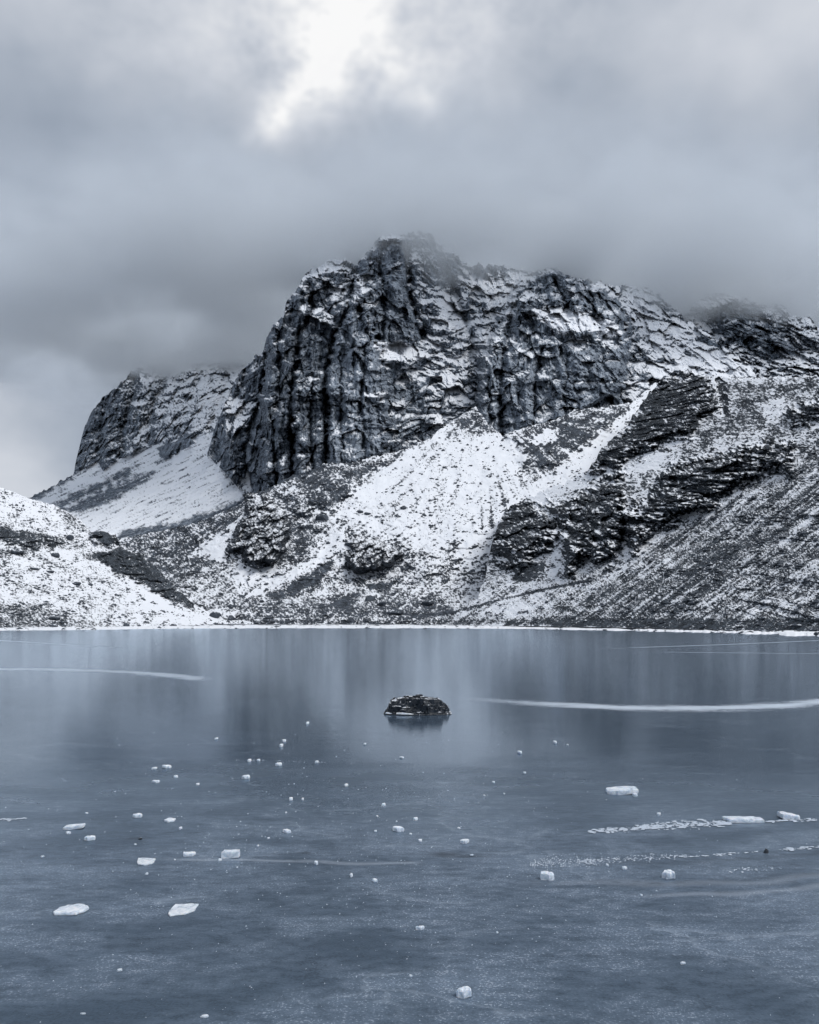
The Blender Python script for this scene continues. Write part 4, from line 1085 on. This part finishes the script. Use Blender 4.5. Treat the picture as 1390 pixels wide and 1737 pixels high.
TINY = [(521, 1229, 5, 5), (366, 1255, 6, 4), (481, 1259, 7, 5), (476, 1268, 6, 7), (619, 1264, 5, 4), (682, 1287, 8, 4), (422, 1293, 6, 6), (438, 1292, 6, 5), (537, 1295, 6, 5), (297, 1320, 8, 5),
        (334, 1333, 6, 5), (587, 1335, 7, 6), (493, 1359, 7, 7), (513, 1358, 4, 5), (651, 1368, 7, 6), (305, 1408, 6, 6), (372, 1462, 6, 6), (536, 1468, 7, 8), (248, 1485, 6, 5), (202, 1649, 9, 6),
        (140, 1722, 9, 4), (596, 1489, 5, 8), (636, 1497, 9, 7), (437, 1437, 4, 4), (71, 1455, 6, 4), (146, 1381, 6, 3), (943, 1262, 5, 6), (964, 1265, 3, 3), (883, 1279, 8, 6), (891, 1313, 5, 4),
        (1120, 1384, 7, 6), (705, 1393, 8, 7), (713, 1429, 7, 6), (1061, 1476, 9, 7), (1089, 1521, 5, 5), (1160, 1637, 9, 6), (844, 1584, 4, 4), (697, 1658, 6, 5), (779, 1407, 6, 4), (838, 1329, 5, 4),
        (856, 1348, 3, 3), (822, 1351, 4, 3), (640, 1387, 4, 4), (673, 1395, 3, 3), (485, 1380, 4, 3), (637, 1412, 5, 4), (455, 1424, 4, 4), (296, 1460, 3, 3), (229, 1434, 4, 3), (697, 1417, 5, 4), (801, 1452, 7, 3), (1031, 1470, 5, 5), (1123, 1743, 5, 4), (402, 1473, 3, 3)]
TLAB = {(481, 1259): ('upper of two tiny ice fragments almost touching, left of the lake rock', None), (476, 1268): ('lower of two tiny ice fragments almost touching, left of the lake rock', None),
        (521, 1229): ('tiny ice fragment nearest the lake rock on its left', None), (372, 1462): ('tiny ice crumb at the left foot of the square ice block', None),
        (305, 1408): ('tiny ice cube below the small flat ice piece in the left third', None), (248, 1485): ('tiny ice crumb just below the pointed oval slab', None),
        (536, 1468): ('tiny upright ice shard right of the square ice block', None), (71, 1455): ('tiny flat ice scrap closest to the left edge', None),
        (943, 1262): ('tiny ice fragment, larger of a pair far out on the right', None), (964, 1265): ('tiny ice fragment, smaller of a pair far out on the right', None),
        (1120, 1384): ('tiny ice lump above the frost streak, below the farthest long slab', None), (1061, 1476): ('tiny ice lump under the broken frost line on the right', None),
        (1160, 1637): ('lone tiny ice fragment in the lower right', None), (202, 1649): ('lone tiny ice sliver in the lower left below the two big slabs', None),
        (140, 1722): ('tiny ice sliver at the bottom edge of the picture, left', None), (1089, 1521): ('tiny ice crumb below and left of the right-hand rounded block', None),
        (422, 1293): ('left one of two tiny ice bits in the line of crumbs far out', None), (438, 1292): ('right one of two tiny ice bits in the line of crumbs far out', None),
        (705, 1393): ('tiny ice cube just above and right of the faceted piece in the middle', None), (493, 1359): ('tiny ice cube, larger of a pair left of the middle', None), (513, 1358): ('tiny ice cube, smaller of a pair left of the middle', None),
        (682, 1287): ('flat tiny ice scrap straight below the lake rock', None), (619, 1264): ('tiny ice dot below and left of the lake rock', None), (883, 1279): ('tiny flat ice piece right of and below the lake rock', None)}
SHORT = {113: 'the largest lower left slab', 302: 'the shield-shaped slab', 239: 'the pointed oval slab', 390: 'the square ice block', 122: 'the long thin slab near the left edge', 150: 'the small block near the left edge',
         231: 'the small tilted piece in the left third', 285: 'the small flat piece in the left third', 486: 'the small jagged piece left of centre', 676: 'the faceted piece in the middle', 713: 'the lone lump low in the middle',
         788: 'the rounded block at the bottom', 930: 'the left-hand rounded block', 789: 'the jagged piece beside the dark hole', 262: 'the flat piece far out on the left', 416: 'the flat piece left of centre far out', 281: 'the close pair far out on the left', 472: 'the crumb line far out'}
taken = set()
def near_label(u, v):
    best = min(((math.hypot((u - b[0]) * .8, (v - b[1]) * 1.3), b[0], b[1]) for b in BIGC if b[0] in SHORT), key=lambda q: q[0])
    if best[0] > 85: return None
    du, dv = u - best[1], v - best[2] + 4
    side = ('right of' if du > 0 else 'left of') if abs(du) > abs(dv) * 1.6 else ('below' if dv > 0 else 'above')
    lab = 'tiny ice fragment %s%s %s' % ('just ' if best[0] < 40 else 'some way ', side, SHORT[best[1]])
    if lab in taken: return None
    taken.add(lab)
    return lab
for i, (u, v, wd, h) in enumerate(TINY):
    if v < 1736:
        lab, grp = TLAB.get((u, v), (None, None))
        if lab is None: lab = near_label(u, v)
        if lab is None:
            zone = ('left' if u < 463 else 'middle' if u < 926 else 'right')
            dep = ('far out beyond the larger pieces' if v < 1300 else 'among the larger pieces' if v < 1500 else 'close to the viewer')
            lab = 'tiny ice fragment on the %s of the lake, %s' % (zone, dep); grp = 'tiny ice fragments, %s, %s' % (zone, dep)
        chunk(u, v, wd, h, lab, grp, None, .6, 100 + i)
boulder(1300, 1447, 10, 'ice', 'small black stone on the ice below the longest slab', None, .9, 3)
boulder(238, 1424, 8, 'ice', 'small dark stone frozen into the ice in the left third', None, .5, 4)

# frost and crumbs on the ice
def flakes(name, segs, label):
    rng = random.Random(5); vs, fs = [], []
    for (u0, v0, u1, v1, th, cnt, wmax) in segs:
        for _ in range(cnt):
            f = rng.random(); u = u0 + (u1 - u0) * f; v = v0 + (v1 - v0) * f + rng.gauss(0, .4) * th * (.4 + .6 * math.sin(3.14 * f))
            p, D = on_ice(u, v)
            wv = rng.uniform(.12, 1) ** 2.0 * wmax / FPX * D; lv = max(wv * rng.uniform(.25, .8), .014)
            n = 8; b0 = len(vs)
            for i in range(n):
                a = 6.283 * i / n; r = rng.uniform(.45, 1.1)
                vs.append((p.x + math.cos(a) * wv * .5 * r, p.y + math.sin(a) * lv * .8 * r + math.cos(a) * lv * .25, .006 + rng.uniform(0, .003)))
            vs.append((p.x, p.y, .014))
            fs += [(b0 + i, b0 + (i + 1) % n, b0 + n) for i in range(n)]
    link(name, mesh_np(name, np.array(vs, F), np.array(fs), smooth=False), M_FROST, label=label, kind='stuff')
M_FROST, t_, b_ = new_mat('frost'); b_.inputs['Base Color'].default_value = (.46, .52, .60, 1); b_.inputs['Roughness'].default_value = .75
flakes('frost_flakes', [(1000, 1411, 1120, 1405, 6, 170, 15), (1080, 1404, 1240, 1396, 10, 420, 14), (1300, 1394, 1395, 1391, 4, 70, 16)], 'streak of white frost flakes beside the longest ice slab')
flakes('frost_flakes', [(900, 1466, 1010, 1462, 15, 420, 5), (980, 1462, 1165, 1453, 8, 300, 7), (1160, 1455, 1290, 1446, 3, 40, 12), (1320, 1443, 1395, 1437, 3, 40, 18)], 'broken line of frost running past the small black stone')
flakes('frost_flakes', [(0, 1392, 45, 1389, 4, 40, 12), (1235, 1478, 1330, 1474, 6, 60, 8), (400, 1290, 560, 1294, 3, 60, 4)], 'faint scattered frost patches on the lake')
rng = random.Random(11); vs, fs = [], []
for _ in range(1500):
    while True:
        u = rng.uniform(-40, 1430); v = 1235 + 500 * rng.random()
        q = math.exp(-((u - 600) / 330) ** 2) * math.exp(-((v - 1420) / 120) ** 2) + .35 * math.exp(-((u - 640) / 300) ** 2 - ((v - 1550) / 90) ** 2) + .10 * (v > 1300)
        if rng.random() < q: break
    p, D = on_ice(u, v); r = rng.uniform(.3, 1.0) ** 2 * 1.5 / FPX * D; b0 = len(vs)
    for d in ((1, 0, 0), (-.3, .9, 0), (-.6, -.8, 0), (.1, .1, .9)):
        vs.append((p.x + d[0] * r * rng.uniform(.6, 1.3), p.y + d[1] * r * 1.5, .001 + d[2] * r))
    fs += [(b0, b0 + 1, b0 + 3), (b0 + 1, b0 + 2, b0 + 3), (b0 + 2, b0, b0 + 3)]
link('ice_crumbs', mesh_np('ice_crumbs', np.array(vs, F), np.array(fs), smooth=False), M_FROST, label='fine white ice crumbs sprinkled over the lake', kind='stuff')

# ------------------------------------------------------------------ the cloud that wraps the summits
def cloud_bank():
    x0, x1, y0, y1, z0, z1 = -900, 950, 760, 1850, 378, 545
    vs = np.array([(x, y, z) for z in (z0, z1) for y in (y0, y1) for x in (x0, x1)], F)
    fs = np.array([(0, 2, 3, 1), (4, 5, 7, 6), (0, 1, 5, 4), (2, 6, 7, 3), (0, 4, 6, 2), (1, 3, 7, 5)])
    me = mesh_np('cloud', vs, fs, smooth=False)
    m = bpy.data.materials.new('cloud'); m.use_nodes = True; t = m.node_tree; t.nodes.clear()
    o = t.nodes.new('ShaderNodeOutputMaterial'); p = t.nodes.new('ShaderNodeVolumePrincipled')
    g = t.nodes.new('ShaderNodeNewGeometry'); P = g.outputs['Position']
    sp = t.nodes.new('ShaderNodeSeparateXYZ'); t.links.new(P, sp.inputs[0])
    x, y, z = (X(t, sp.outputs[k]) for k in range(3))
    n = n_noise(t, n_map(t, P, (1, 1, 1.6)), 1 / 150, 2, .6)
    zz = z + (n - .5) * 150 + (x * -.045 - 4.0).mx(0.0).mn(26.0)
    side = ((x - 30) * (x - 30) * (1 / 880 ** 2) + (y - 1300) * (y - 1300) * (1 / 530 ** 2) + (n - .5) * .9).step(1.0, .35)
    d = zz.step(390, 444) * (z + (n - .5) * 190).step(535, 440) * side * n.step(.25, .6)
    put(t, d * .036, p.inputs['Density'])
    p.inputs['Color'].default_value = (.882, .928, .975, 1)
    t.links.new(p.outputs[0], o.inputs['Volume'])
    link('cloud', me, m, label='low grey cloud wrapping the summits of the mountain', kind='stuff')
cloud_bank()
